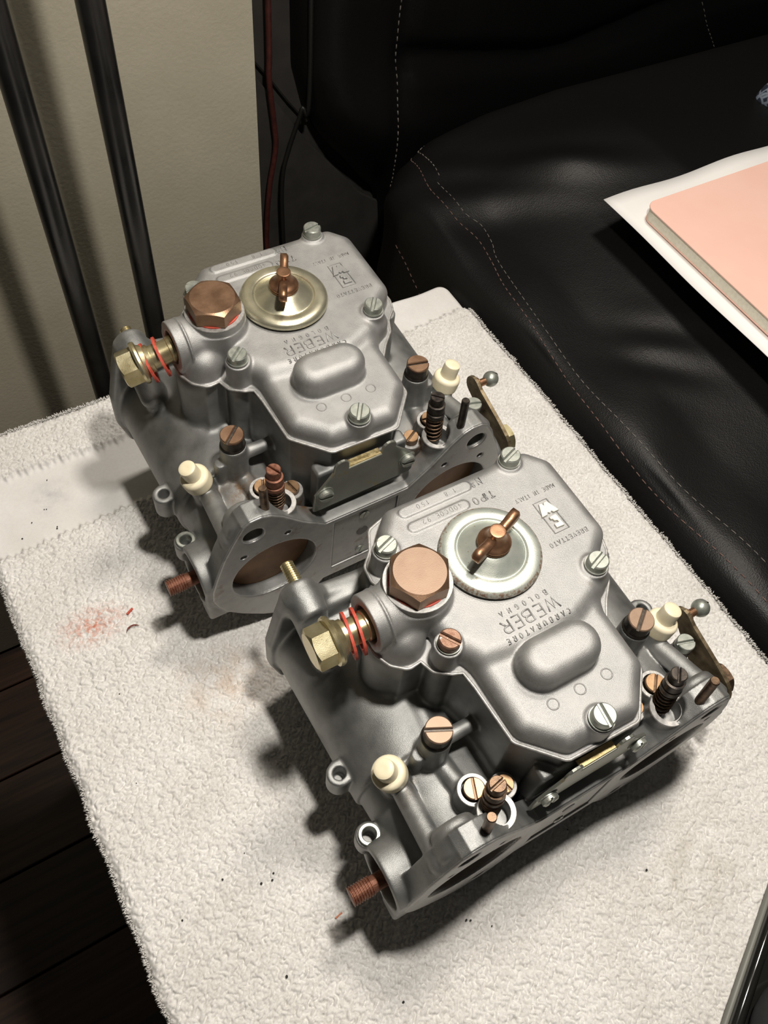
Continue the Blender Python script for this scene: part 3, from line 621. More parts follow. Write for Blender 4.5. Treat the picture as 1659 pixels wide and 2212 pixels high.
# ================================================================== CARBURETOR (local frame: x along flange, y away from flange, z up; origin between the bores)
def make_body():
    v = Vol((-83, -3, -51), (83, 119, 61), 0.56); v.ks = .72
    # barrels
    for s_ in (-1, 1):
        v.cyl((45*s_, 4, 0), (45*s_, 42, 0), 23.5, 25.5, k=2, rd=2); v.cyl((45*s_, 41, 0), (45*s_, 112, 0), 27, 28.5, k=1.2, rd=1.2)
    v.rbox((-44, 14, -24), (44, 108, 21), 4, k=6)
    # bowl well under the cover
    WELL = [(-27, 22), (-14.3, 8.6), (14.3, 8.4), (26.6, 22), (27, 42), (33, 50), (40, 60), (46, 68), (46.5, 109), (40, 115), (-27, 115), (-33, 108), (-36, 98), (-48, 90), (-50.5, 70), (-46, 61), (-37, 60), (-31, 53), (-27.5, 43)]
    v.poly(WELL, 0, 57.0, 2, r=1.2, k=5, grow=-.4)
    v.cap((-43, 73, 18), (-43, 73, 50), 10, k=3)                        # inlet column under the lobe
    for p in ((31.4, 58.2), (-32, 57.2)): v.cyl((p[0], p[1], 4), (p[0], p[1], 57), 5.2, k=2)
    v.cyl((43.5, 66, 4), (43.5, 66, 57), 4.5, k=3)
    v.cyl((0, 60, -48), (0, 60, -18), 27, 30, k=5, rd=3)
    v.rbox((-30, 40, -40), (30, 95, -15), 6, k=6)
    # engine flange
    half = [(20.4, 19.4), (31, 29), (40.3, 40), (45.5, 44.5), (50, 46.2), (55, 46), (58.5, 43.6), (63, 35), (67.6, 24.9), (71.5, 13), (74.8, 1.5), (75, -6), (73, -13), (69.5, -20.5), (62, -30), (52, -40), (44, -46), (37, -47.5), (30, -45), (25, -38), (20, -31)]
    FL = half+[(-x, z) for x, z in reversed(half)]
    for s_ in (-1, 1): v.cyl((53.8*s_, 2, 34.6), (53.8*s_, 13, 34.6), 10, 8, k=5, rd=2)
    # intake flange
    ih = [(20, 31), (37, 33), (50, 37), (58, 44), (63, 45.5), (68, 43), (71, 33), (75.8, 12), (76, -6), (72, -20), (62, -31), (45, -36), (20, -34)]
    v.poly([(20, 29), (45, 28), (60, 23), (70, 14), (74.5, 4), (75, -8), (70, -21), (60, -30), (45, -35), (20, -34)]+[(-x, z) for x, z in reversed(ih)], 107.5, 113.5, 1, r=1.6, k=3)
    v.cap((-61, 90, 27), (-60.5, 107, 39), 5.6, 7.0, k=6); v.cyl((-60.5, 99, 39.5), (-60.5, 114.5, 41.5), 6.6, k=3, rd=2)
    v.rbox((-60, 103, 28), (-10, 113.5, 35), 2.5, k=5)
    for s_ in (-1, 1):
        x = lambda a: a*s_
        # jet tower + cross tube + progression passages
        v.cyl((x(44.6), 38, 16), (x(44.6), 38, 44), 6.2, 5.7, k=1.6, rd=.4)
        v.cyl((x(51.2), 37.4, 16), (x(51.2), 37.4, 36), 2.9, k=1.0, rd=.8)
        v.cyl((x(26), 38.2, 35.2), (x(44), 38.2, 35.2), 2.9, k=1.5)
        v.cap((x(41), 40, 24), (x(38), 66, 26), 3.6, 3.2, k=3)
        v.cap((x(43), 33, 24), (x(40.7), 17, 26), 3.7, k=1.2)
        # accelerator passage cap tower
        v.cyl((x(57), 36.5, 12), (x(62.8), 37.8, 34), 6.0, 5.6, k=2, rd=.5)
        v.cap((x(59.5), 31, 23.5), (x(61.5), 4, 30.5), 4.2, 4.4, k=.8)
        # shelf between the passages
        v.rbox((min(x(26), x(60)), 8, 8), (max(x(26), x(60)), 33, 20.5), 1.5, k=1.2)
        # mixture screw, progression and starter bosses
        v.cyl((x(38.2), 7.4, 16), (x(38.2), 8, 37.3), 7.0, 6.8, k=1.8, rd=.3)
        v.cyl((x(40.7), 18.1, 18), (x(40.7), 18.1, 35.4), 6.0, 5.7, k=1.8, rd=.3)
        v.cyl((x(29.3), 14.9, 16), (x(29.3), 14.9, 31.2), 5.2, 4.9, k=1.8, rd=.3)
        v.cyl((x(46.3), 3.6, 30), (x(46.3), 3.6, 41), 3.2, k=2, rd=.6)
        # lugs
        v.cyl((x(74), 51.6, -4), (x(74), 51.6, 8.8), 5.0, k=.8, rd=.4); v.rbox((min(x(66), x(75)), 47, -2), (max(x(66), x(75)), 57, 8.6), .8, k=1.2)
        # spindle housing
        v.cyl((x(58), 13, -3), (x(77.3), 13, -3), 15.5, 14.5, k=3, rd=.7)
        v.rbox((min(x(60), x(77)), 0.4, -24), (max(x(60), x(77)), 10, -2), 1.2, k=2)
    v.cyl((-74.3, 27.6, -6), (-74.3, 27.6, 4.2), 5.2, k=1.0, rd=.3); v.rbox((-76, 16, -6), (-66, 30, 3.6), 1, k=2)
    v.cyl((74.3, 27.6, -6), (74.3, 27.6, 4.2), 5.2, k=1.0, rd=.3)
    v.cyl((76.2, 29.2, -2), (76.2, 29.2, 6), 4.6, k=1.5)
    # ledge below the bowl front + front wall
    v.rbox((-21, .6, 8), (21, 12, 19.6), .5, k=1)
    v.rbox((-21.5, 7, 18), (21.5, 14, 46), 1.5, k=1)
    v.blur(1)
    v.rbox((-120, -60, -80), (120, -.02, 140), 0, k=0, op='-'); v.poly(FL, 0, 9.0, 1, r=.3, k=1.2); v.rbox((-20.5, 0, 8), (20.5, 10, 19.5), .3, k=.6)
    # ---- cuts
    for s_ in (-1, 1):
        v.cyl((45*s_, -4, 0), (45*s_, 60, 0), 20, k=.3, op='-', rd=.1); v.cyl((45*s_, 80, 0), (45*s_, 120, 0), 23.5, k=.3, op='-', rd=.1)
        v.cyl((53.8*s_, -3, 34.6), (53.8*s_, 30, 34.6), 4.4, k=.4, op='-', rd=.1)
        v.cyl((36*s_, -3, -37), (36*s_, 14, -37), 4.4, k=.4, op='-', rd=.1)
        for p in ((38.6, 25.8), (58.8, 20.8)): v.cyl((p[0]*s_, -2, p[1]), (p[0]*s_, .8, p[1]), 1.5, k=0, op='-', rd=.1)
        v.cyl((74*s_, 51.6, 0), (74*s_, 51.6, 12), 2.5, k=.3, op='-', rd=.1)
        v.cyl((38.2*s_, 7.4, 30), (38.2*s_, 8.1, 42), 4.9, k=.2, op='-', rd=.1)
        v.cyl((40.7*s_, 18.1, 31), (40.7*s_, 18.1, 40), 4.4, k=.2, op='-', rd=.1)
    v.cyl((-74.3, 27.6, -4), (-74.3, 27.6, 9), 2.7, k=.3, op='-', rd=.1)
    v.cyl((-79, 13, -3), (-69, 13, -3), 11.3, k=.4, op='-', rd=.4)
    v.rbox((-16.2, -2, -23.6), (16.2, 1.1, 16.6), .4, k=0, op='-')       # recess of the centre plate
    v.rbox((-120, -60, -80), (120, 140, -48), 0, k=0, op='-')
    V, Q = v.nets(); return npmesh('body_casting', V, Q)
def make_face():
    v = Vol((-79, -1.6, -50), (79, 2, 49), 0.5)
    half = [(20.4, 19.4), (31, 29), (40.3, 40), (45.5, 44.5), (50, 46.2), (55, 46), (58.5, 43.6), (63, 35), (67.6, 24.9), (71.5, 13), (74.8, 1.5), (75, -6), (73, -13), (69.5, -20.5), (62, -30), (52, -40), (44, -46), (37, -47.5), (30, -45), (25, -38), (20, -31)]
    v.poly(half+[(-x, z) for x, z in reversed(half)], -.5, 1.0, 1, r=.2, k=0, grow=-.35)
    for s_ in (-1, 1):
        v.cyl((45*s_, -4, 0), (45*s_, 4, 0), 20.1, k=0, op='-', rd=0); v.cyl((53.8*s_, -3, 34.6), (53.8*s_, 3, 34.6), 4.7, k=0, op='-', rd=0); v.cyl((36*s_, -3, -37), (36*s_, 3, -37), 4.7, k=0, op='-', rd=0)
        for p in ((38.6, 25.8), (58.8, 20.8)): v.cyl((p[0]*s_, -2, p[1]), (p[0]*s_, 3, p[1]), 1.5, k=0, op='-', rd=0)
    v.rbox((-16.2, -4, -23.6), (16.2, 4, 16.6), 0, k=0, op='-')
    v.rbox((-120, -60, -80), (120, 140, -48), 0, k=0, op='-')
    V, Q = v.nets(); return npmesh('flange_face', V, Q)
COV = [(-26.6, 21.6), (-14.4, 8.4), (14.4, 7.6), (26.8, 21.8), (27.2, 42), (32.5, 49), (38.4, 55), (41, 61), (46, 66), (47.6, 71), (47.8, 106), (45, 113), (39, 116.2), (-22, 116.2), (-29, 114), (-33, 106), (-38, 101), (-38.4, 95), (-37, 90), (-51, 90), (-51.6, 70), (-49, 64), (-44.5, 60.2), (-39, 60.8), (-37, 55), (-32, 51.6), (-28, 50), (-27.2, 43)]
def make_cover():
    v = Vol((-56, 3, 52), (52, 121, 81), 0.42)
    FRONT = [(-20.6, 24.2), (-11.7, 14.9), (11.7, 14.2), (20.8, 24.2), (21.4, 45), (25, 54), (25, 60), (-21, 60), (-20.8, 44)]
    REAR = [(-20.5, 51.0), (-8, 49.2), (14, 50.0), (24, 54), (32, 65), (40.6, 72.8), (40.8, 104), (36.5, 109.2), (-21, 109.2), (-25, 105), (-26.6, 96), (-26.6, 62)]
    v.poly(FRONT, 50, 66.2, 2, r=5.9, k=0, grow=5.9)
    v.poly(REAR, 50, 69.4, 2, r=6.2, k=2.2, grow=6.2)
    v.cyl((31.3, 58.2, 50), (31.3, 58.2, 66), 7.0, k=4, rd=3); v.blur(2)
    v.poly(stadium(-16.9, 13.9, 36.5, 17.2, 14), 58, 77.4, 2, r=5.6, k=1.6)                       # float bulge
    # inlet lobe, inlet boss, filter boss
    v.cap((-42.5, 69.3, 56), (-42.2, 70, 61), 9.0, 8.8, k=1.2)
    v.cyl((-52, 77.6, 67), (-30, 77.6, 67), 10.6, 10.6, k=1.6, rd=.5)
    v.poly([(-51.5, 70), (-51.5, 88), (-30, 88), (-30, 70)], 50, 67, 2, r=1, k=2)
    v.cyl((-31.8, 79, 60), (-31.8, 79, 74.0), 12.7, k=1.8, rd=.4); v.cyl((-31.8, 79, 73), (-31.8, 79, 77.6), 12.1, k=.1, rd=.3)
    v.cyl((-47.4, 77.2, 67), (-46.6, 77.2, 67), 11.1, k=.6, rd=.3)
    # screw posts
    for p, zt, r in (((31.3, 58.2), 69.9, 5.0), ((-32, 57.1), 69.8, 5.1), ((29.7, 111.3), 70.2, 4.7), ((-32.6, 98.4), 70.0, 5.0), ((-.9, 12.2), 67.0, 4.9)):
        v.cyl((p[0], p[1], 50), (p[0], p[1], zt), r, k=1.8, rd=.4)
    v.cyl((0, 80, 66), (0, 80, 70.4), 17, k=.4, rd=.3)
    # stadium pads
    v.poly(stadium(-20.8, 10.5, 109.2, 4.6), 66, 69.95, 2, r=.12, k=0); v.poly(stadium(-20.8, 5.4, 102.2, 4.4), 66, 69.95, 2, r=.12, k=0)
    v.rbox((-60, 0, 40), (60, 130, 58.2), 0, k=0, op='-')
    v.poly(inset(COV, 2.6), 57.0, 58.3, 2, r=.45, k=.25, grow=3.5)                               # joint rim
    v.cyl((-56, 77.2, 67), (-47, 77.2, 67), 7.0, k=.2, op='-', rd=.2)
    V, Q = v.nets(); return npmesh('cover_casting', V, Q)

# ---------------- raised stroke lettering
def arc(cx, cy, rx, ry, a0, a1, n=7): return [(cx+rx*math.cos(math.radians(a0+(a1-a0)*i/n)), cy+ry*math.sin(math.radians(a0+(a1-a0)*i/n))) for i in range(n+1)]
_B2 = arc(.38, .26, .26, .26, -90, 90); _B1 = arc(.36, .76, .22, .24, -90, 90)
O_ = arc(.34, .5, .32, .5, 0, 360, 14)
GL = {'A': [[(0, 0), (.36, 1), (.72, 0)], [(.14, .35), (.58, .35)]], 'B': [[(0, 0)]+_B2+[(0.04, .52)], _B1+[(0, 1), (0, 0)]], 'C': [arc(.36, .5, .34, .5, 50, 310, 10)],
 'D': [[(0, 0), (0, 1)]+arc(.26, .5, .4, .5, 90, -90)+[(0, 0)]], 'E': [[(.58, 1), (0, 1), (0, 0), (.58, 0)], [(0, .5), (.48, .5)]], 'G': [arc(.36, .5, .34, .5, 50, 340, 10)+[(.7, .45), (.42, .45)]],
 'I': [[(0.1, 0), (0.1, 1)]], 'L': [[(0, 1), (0, 0), (.52, 0)]], 'M': [[(0, 0), (.06, 1), (.4, .3), (.74, 1), (.8, 0)]], 'N': [[(0, 0), (0, 1), (.62, 0), (.62, 1)]], 'O': [O_], 'P': [[(0, 0), (0, 1)]+arc(.34, .74, .26, .26, 90, -90)+[(0, .48)]],
 'R': [[(0, 0), (0, 1)]+arc(.34, .74, .26, .26, 90, -90)+[(0, .48)], [(.3, .48), (.62, 0)]], 'T': [[(0, 1), (.64, 1)], [(.32, 1), (.32, 0)]], 'U': [[(0, 1), (0, .3)]+arc(.31, .3, .31, .3, 180, 360, 6)+[(.62, 1)]],
 'V': [[(0, 1), (.34, 0), (.68, 1)]], 'W': [[(0, 1), (.26, 0), (.48, .9), (.72, 0), (.98, 1)]], 'Y': [[(0, 1), (.33, .5), (.66, 1)], [(.33, .5), (.33, 0)]],
 '1': [[(.0, .75), (.2, 1), (.2, 0)]], '8': [arc(.3, .74, .24, .26, 0, 360, 10), arc(.3, .25, .3, .26, 0, 360, 10)], '5': [[(.55, 1), (.1, 1), (.05, .55), (.3, .62)]+arc(.28, .3, .28, .31, 80, -150, 6)], '0': [O_],
 '4': [[(.5, 0), (.5, 1), (0, .3), (.68, .3)]], '9': [arc(.3, .7, .28, .3, 0, 360, 10), [(.58, .7), (.5, .25), (.15, 0)]], '2': [arc(.3, .7, .28, .3, 170, -30, 6)+[(0, 0), (.6, 0)]], '.': [[(.1, 0), (.1, .08)]], 'o': [arc(.2, .78, .18, .22, 0, 360, 10), [(.02, .42), (.38, .42)]]}
def word(txt, xs, yb, h, r, z, wsc=.86):
    """letters upside down in the local frame: start at large x, baseline at yb, tops towards -y; xs = centre x of each letter"""
    mb = MB()
    for ch, xc in zip(txt, xs):
        if ch == ' ': continue
        W_ = max(p[0] for st in GL[ch] for p in st); 
        for st in GL[ch]:
            P = [Vector((xc+(W_/2-px)*h*wsc, yb-py*h, z)) for px, py in st]
            V, F = tube(P, r, 6); V = [(a, b, z+(c-z)*.75) for a, b, c in V]; mb.add(V, F)
    return mb

def add_screw(par, name, p, zt, ang, mt, r=3.9, h=3.3, seat=None, washer=True, label=None, slot=1.15, wm='zinc'):
    mb = MB(); slotted_head(mb, (p[0], p[1], zt-h), (0, 0, 1), r, h, ang, slot)
    V, F = lathe([(2.3, -8), (2.3, 0)], (p[0], p[1], zt-h), (0, 0, 1), 16); mb.add(V, F)
    o = mb.build(name, mt, par)
    if label: o['label'] = label
    if washer:
        mb = MB(); V, F = lathe([(2.5, 0), (r+.35, 0), (r+.45, .3), (r+.35, .75), (2.5, .75)], (p[0], p[1], zt-h-.8), (0, 0, 1), 32); mb.add(V, F)
        mb.build('washer', M[wm], o)
    return o

def make_carb(cfg, body_me, cover_me):
    root = bpy.data.objects.new('carburetor', None); COL.objects.link(root)
    root.matrix_world = Matrix([r[:3]+[t*S] for r, t in zip(cfg['R'], cfg['t'])]+[[0, 0, 0, 1]])
    root['label'] = cfg['label']; root['category'] = 'carburetor'; root['group'] = 'twin-barrel carburetors on the towel'
    P_ = lambda name, mb, mt, par=root, **kw: mb.build(name, mt, par, **kw)
    body = link('body', body_me, M['cast'], root)
    if not cfg['front']: body.material_slots[0].link = 'OBJECT'; body.material_slots[0].material = M['cast_stained']
    cov = link('top_cover', cover_me, M['cover'], root)
    # gasket under the cover
    for i, (za, zb, g, mt) in enumerate(((56.6, 57.0, -.2, 'gasket'),)):
        mb = MB(); V, F = prism(inset(COV, .3), za-.3, zb+.1, .05); mb.add(V, F, False); P_('gasket', mb, M[mt])
    mb = MB(); V, F = tube([Vector((p.x, p.y, 57.75)) for p in outset_round(inset(COV, 2.6), 3.45)], .62, 8, True); mb.add(V, F); P_('rim_bead', mb, M['bright'], cov)
    # lettering on the cover
    T = 'embossed_lettering'
    P_(T, word('WEBER', [8.4, 3.0, -1.8, -6.2, -10.7], 55.6, 4.6, .33, 69.5, 1.06), M['cover'], cov)
    P_(T, word('BOLOGNA', [8.9, 5.6, 2.7, -.1, -3.3, -6.5, -9.8], 59.0, 1.85, .22, 69.5), M['cover'], cov)
    P_(T, word('CARBURATORE', [12.3, 9.8, 7.2, 4.6, 2.0, -.6, -3.2, -5.6, -8.1, -10.6, -13.1], 49.3, 1.8, .21, 69.46), M['cover'], cov)
    P_(T, word('MADE IN ITALY', list(np.linspace(38.7, 22.0, 13)), 95.3, 1.7, .17, 69.5, .75), M['cover'], cov)
    P_(T, word('BREVETTATO', list(np.linspace(38.2, 22.4, 10)), 73.5, 1.75, .18, 69.5), M['cover'], cov)
    P_(T, word('No', [14.2, 11.4], 110.4, 3.0, .25, 69.5), M['cover'], cov)
    P_(T, word('TIPO', [15.2, 13.1, 11.4, 8.3], 103.3, 3.0, .27, 69.5, .95), M['cover'], cov)
    st = word('1 8', [3.4, 1.5, -.4], 110.2, 1.9, .10, 69.93); st2 = word('150', [-8.4, -10.4, -12.6], 110.2, 1.9, .10, 69.93)
    P_('stamped_number', st, M['stamp'], cov); P_('stamped_number', st2, M['stamp'], cov)
    P_('stamped_number', word('40DCOE.92', [1.6, -.4, -2.4, -4.4, -6.4, -8.2, -9.6, -12.0, -14.1], 103.4, 1.95, .10, 69.93), M['stamp'], cov)
    # emblem: frame, W plate, E plate
    mb = MB(); fp = [(26.8, 90.7), (32.9, 90.6), (33.1, 76.2), (26.7, 76.2)]
    V, F = tube([Vector((x, y, 69.45)) for x, y in fp], .28, 6, True); mb.add(V, F, False); P_('emblem_frame', mb, M['cover'], cov)
    mb = MB(); V, F = prism([(28.3, 89.4), (29.5, 89.2), (29.8, 88.1), (30.3, 89.2), (31.9, 89.3), (33.9, 84.0), (31.5, 84.0), (30.9, 84.9), (30.1, 84.2), (29.3, 84.9), (28.6, 84.0), (26.1, 83.9)], 69.2, 70.3, .15); mb.add(V, F, False); P_('emblem_plate', mb, M['emblem'] if cfg['front'] else M['cover'], cov)
    mb = MB(); V, F = prism([(28.5, 82.9), (31.6, 83.1), (31.8, 77.6), (28.4, 77.8), (28.5, 79.6), (30.6, 79.6), (30.5, 80.4), (29.4, 80.7), (29.2, 81.6), (28.5, 81.8)], 69.2, 70.3, .15); mb.add(V, F, False); P_('emblem_plate', mb, M['emblem'] if cfg['front'] else M['cover'], cov)
    for x in (-11.4, -.2, 11.1):
        mb = MB(); V, F = tube([Vector((x+1.95*math.cos(a), 24+1.95*math.sin(a), 66.2)) for a in np.linspace(0, 2*PI, 29)[:-1]], .26, 6, True); mb.add(V, F); P_('raised_ring', mb, M['cover'], cov)
    # disc cap + wing nut
    mb = MB(); pr = smooth_prof([(0, 5.6), (4, 5.5), (6.5, 4.6), (9.5, 2.6), (12.2, .9), (12.9, 1.25), (13.5, 1.5), (15.5, 1.55), (17.4, 1.1), (18.5, .1), (18.8, -1.2)], 5)
    V, F = lathe_s([(18.3, -1.3)]+pr[::-1], (0, 80, 72.0), (0, 0, 1), 64)
    mi = []
    npf = 64
    for i in range(len(F)):
        ring = i//npf; r_ = ([(18.3, -1.3)]+pr[::-1])[ring][0]; mi.append(1 if r_ > 17.9 else 0)
    mb.V = [tuple(v) for v in V]; mb.F = F; mb.sm = [True]*len(F); mb.mi = mi
    P_('disc_cap', mb, [M['cap_worn'], M['cap_rust']] if cfg['front'] else [M['cap_clean'], M['cap_clean']])
    wn = MB(); V, F = lathe_s(smooth_prof([(0.01, 10.9), (2.6, 10.9), (2.95, 10.5), (3.2, 8.5), (4.2, 6.4), (5.8, 4.9), (6.2, 4.1), (5.9, 3.6), (6.2, 3.2), (5.9, 2.3)], 4)[::-1], (0, 80, 74.6), (0, 0, 1), 32); wn.add(V, F)
    a = cfg['wing']; c, s_ = math.cos(a), math.sin(a); wz = 74.1
    for sg in (1, -1):
        prf = [(2.2, 4.6), (4.5, 4.2), (7, 4.4), (9.4, 4.8), (11.6, 5.6), (12.9, 7.0), (13.2, 8.6), (12.4, 10.2), (10.6, 10.8), (8.0, 10.3), (5.2, 9.4), (2.2, 9.6)]
        V, F = prism(prf, -1.7, 1.7, .8, ((0, 80, wz), (c*sg, s_*sg, 0), (0, 0, 1), (s_*sg, -c*sg, 0))); wn.add(V, F, True)
    P_('wing_nut', wn, M['copper'])
    # hex filter plug with fibre washer
    hx_ = MB(); hexprism(hx_, (-32.0, 78.9, 78.3), (0, 0, 1), 11.2, 7.0, cfg['hexang'], mi=0); hx_.mi[-2] = 1
    o = P_('hex_plug', hx_, [M['bronze'], M[cfg['hexm']]])
    mb = MB(); V, F = lathe([(9.5, 0), (12.0, 0), (12.15, -.25), (12.15, -.6)], (-31.8, 79, 77.85), (0, 0, 1), 56); mb.add(V, F); P_('machined_ring', mb, M['bright'])
    mb = MB(); V, F = lathe([(5, 0), (10.3, 0), (10.3, .9), (5, .9)], (-31.9, 78.9, 77.5), (0, 0, 1), 40); mb.add(V, F); P_('fibre_washer', mb, M['red'], o)
    # inlet union bolt
    ib = MB(); dx = Vector(cfg['bolt_dir']).normalized(); o0 = Vector((-47.5, 77.2, 67))
    L = cfg['bolt_len']
    V, F = lathe([(0, 0), (4.2, 0), (4.2, 3), (5.3, 3), (5.6, 3.4), (5.6, 5.5), (5.0, 5.8), (5.0, L-13.5), (5.9, L-13.2), (5.9, L-11.8), (6.4, L-11.5), (7.2, L-9.8), (8.8, L-9.3), (9.1, L-8.4), (8.8, L-7.4), (6.6, L-7.1)], o0, dx, 40); ib.add(V, F)
    hexprism(ib, o0+dx*(L-7.2), dx, 7.9, 7.0, .35); P_('inlet_bolt', ib, M['yellow_zinc'])
    for gx_, tl, dz_ in cfg['gask']:
        c0 = o0+dx*gx_+Vector((0, 0, dz_)); ax = Vector((-1, tl[0], tl[1])).normalized(); mb = MB()
        V, F = lathe([(6.6, -.5), (8.6, -.5), (8.6, .5), (6.6, .5), (6.6, -.5)], c0, ax, 40); mb.add(V, F); P_('fibre_ring', mb, M['red'])
    # cover screws
    for (p, zt, r), (ang, mt, lb) in zip((((29.7, 111.3), 74.6, 3.9), ((31.3, 58.2), 74.6, 3.9), ((-32.6, 98.4), 74.4, 3.9), ((-32, 57.1), 74.4, 3.9), ((-.9, 12.2), 71.8, 4.1)), cfg['screws']):
        add_screw(root, 'cover_screw', p, zt, ang, M[mt], r, 3.5 if mt != 'x' else 3, label=lb)
    # brass jet plugs
    for s_ in (-1, 1):
        mb = MB(); slotted_head(mb, (44.6*s_, 38.1, 44.4), (0, 0, 1), 4.95, 6.6, cfg['jet'][s_], 1.05, 1.1, .35, dmi=1)
        V, F = lathe([(5.05, .2), (5.4, .9), (4.95, 1.6)], (44.6*s_, 38.1, 43.6), (0, 0, 1), 40); mb.add(V, F, True, 1)
        P_('jet_plug', mb, [M[cfg['hexm']], M['dark']])  # dark drum: blackened skirt, and slot shade put into the colour
        # ivory caps
        ax = Vector((.30*s_*(1 if s_ < 0 else .75), .03, .95)).normalized(); o0 = Vector((62.6*s_, 37.6, 31.6)); mb = MB()
        V, F = lathe_s(smooth_prof([(5.9, -4.2), (6.25, -3.6), (6.3, 0), (6.2, 1.6), (5.4, 2.6), (4.2, 2.9), (3.9, 3.4), (3.7, 8.6), (3.3, 9.5), (1.9, 9.9), (.01, 9.9)], 4), o0, ax, 36); mb.add(V, F); P_('dust_cap', mb, M['ivory'])
        # progression and idle jets
        mb = MB(); slotted_head(mb, (40.7*s_, 18.1, 33), (0, 0, 1), 3.75, 4.4, cfg['prog'][s_], .85, .9, .2, dmi=1); P_('brass_jet', mb, [M['brass'], M['dark_brown']])  # drum coloured dark so the slot floor carries its shade
        mb = MB(); slotted_head(mb, (29.3*s_, 14.9, 31.0), (0, 0, 1), 3.3, 3.6 if s_ > 0 else 2.8, cfg['prog'][s_]+.6, .85, .9, .2, dmi=1); P_('brass_jet', mb, [M['brass'], M['dark_brown']])  # same dark drum, slot shade in its colour
        # mixture screw with spring
        zt = cfg['mix'][s_]; ms = MB(); o0 = Vector((38.2*s_, 7.5, 0)); ax = Vector((0.0, .10, 1)).normalized()
        V, F = lathe([(2.6, 30), (2.6, zt-11.5), (3.8, zt-11.5), (3.9, zt-11), (3.9, zt-9.4), (3.4, zt-9.0), (3.4, zt-8.6), (3.7, zt-8.2), (3.7, zt-4.6), (2.5, zt-4.2), (2.4, zt-1.2)], o0, ax, 28); ms.add(V, F)
        slotted_head(ms, o0+ax*(zt-4), ax, 3.0, 4.0, cfg['mixa'][s_], .7, 1.3, .3); o = P_('mixture_screw', ms, M[cfg['mixm'][s_]])
        hl = MB(); turns = 6; z0, z1 = 33.2, zt-11.4
        V, F = tube([o0+ax*(z0+(z1-z0)*i/(turns*14))+Vector((3.4*math.cos(i*2*PI/14), 3.4*math.sin(i*2*PI/14), 0)) for i in range(turns*14+1)], .5, 6); hl.add(V, F); P_('spring', hl, M['dark_brown'], o)
        # pump rod pin
        mb = MB(); zt = 57.5 if s_ < 0 else 60.5
        V, F = lathe([(0, 0), (2.0, 0), (2.0, 1.2), (1.75, 1.5), (1.75, zt-39.5), (1.5, zt-39), (0, zt-39)], (46.4*s_, 3.6, 39), Vector((.012*s_, .07, 1)), 20); mb.add(V, F); P_('pin', mb, M[cfg['pin'][s_]])
        # throttle discs and shaft
        mb = MB(); V, F = lathe([(0, -.6), (19.7, -.6), (19.8, 0), (19.7, .6), (0, .6)], (45*s_, 7.5, 0), Vector((0, 1, -.04)), 48); mb.add(V, F); P_('throttle_disc', mb, M['throttle'])
        mb = MB(); V, F = lathe_s([(23.3, 0), (23.3, 34), (17, 58), (20.2, 88)], (45*s_, 111, 0), (0, -1, 0), 40); mb.add(V, F); P_('venturi', mb, M['inside'])
    mb = MB(); V, F = lathe([(0, 0), (3.9, 0), (3.9, 150), (0, 150)], (-75, 14, -1), (1, 0, 0), 20); mb.add(V, F); P_('throttle_shaft', mb, M['dark_brown'])
    mb = MB(); V, F = lathe([(10.8, 0), (10.8, 1.2), (4, 1.2)], (-70.5, 13, -3), (-1, 0, 0), 32); mb.add(V, F); V, F = lathe([(3.2, 0), (3.2, 6.8)]+thread_prof(3.7, 7, 15.5, 1.05, .5), (-74, 13.2, -3), (-1, 0, 0), 24); mb.add(V, F, False); P_('threaded_shaft_end', mb, M['rusty'])
    mb = MB(); V, F = lathe([(2.7, 0), (3.9, 0), (4.2, .4), (4.2, 1.2), (3.9, 1.5), (2.9, 1.5), (2.6, 1.1), (2.6, -4)], (-74.3, 27.6, 4.0), (0, 0, 1), 32); mb.add(V, F, True); P_('threaded_bushing', mb, M['zinc'])
    link('flange_face', face_me, M['machined'], root)
    for s_ in (-1, 1):
        for (a_, b_, zz, r0, r1) in ((38.2, 8.0, 37.45, 4.9, 6.9), (40.7, 18.1, 35.5, 4.4, 5.8), (29.3, 14.9, 31.3, 3.4, 4.9)):
            mb = MB(); V, F = lathe([(r0, -.8), (r0, 0), (r1-.2, 0), (r1, -.3), (r1, -.8)], (a_*s_, b_, zz), (0, 0, 1), 36); mb.add(V, F); P_('boss_ring', mb, M['bright'])
    # centre plate of the flange with its screws
    mb = MB(); V, F = prism([(-15.8, -23.2), (15.8, -23.2), (15.8, 16.2), (-15.8, 16.2)], 0, .7, .15, ((0, 1.1, 0), (1, 0, 0), (0, 0, 1), (0, -1, 0))); mb.add(V, F, False); fp_ = P_('flange_centre_plate', mb, M['machined'])
    for z_ in (11.8, -18.6):
        mb = MB(); slotted_head(mb, (-.8, .7, z_), (0, -1, 0), 2.4, 1.0, .5, .5, .5, .3); P_('plate_screw', mb, M['zinc'], fp_)
    mb = MB(); V, F = lathe([(2.9, 0), (2.9, .25), (0, .25)], (-.8, .45, -2), (0, -1, 0), 24); mb.add(V, F); P_('plate_hole_shade', mb, M['inside'], fp_)  # dark disc on the plate; the hole's shade is its colour
    # cover plate on the bowl front
    ol = [(-24.5, 25.5), (-23.5, 24.9), (22.5, 26), (23.8, 27.5), (24.2, 38), (14.2, 48.5)]+circ(10.2, 50.6, 3.4, 8, -.3, PI+.2)+[(6.8, 48.0), (-8.6, 47.6)]+circ(-12, 50.8, 3.4, 8, -.2, PI+.4)+[(-15.6, 48), (-24.0, 36.5)]
    mb = MB(); V, F = prism(ol, 0, 1.1, .25, ((0, 5.0, 0), (1, 0, 0), (0, 0, 1), (0, -1, 0))); mb.add(V, F, False); bp_ = P_('bowl_plate', mb, M['plate'])
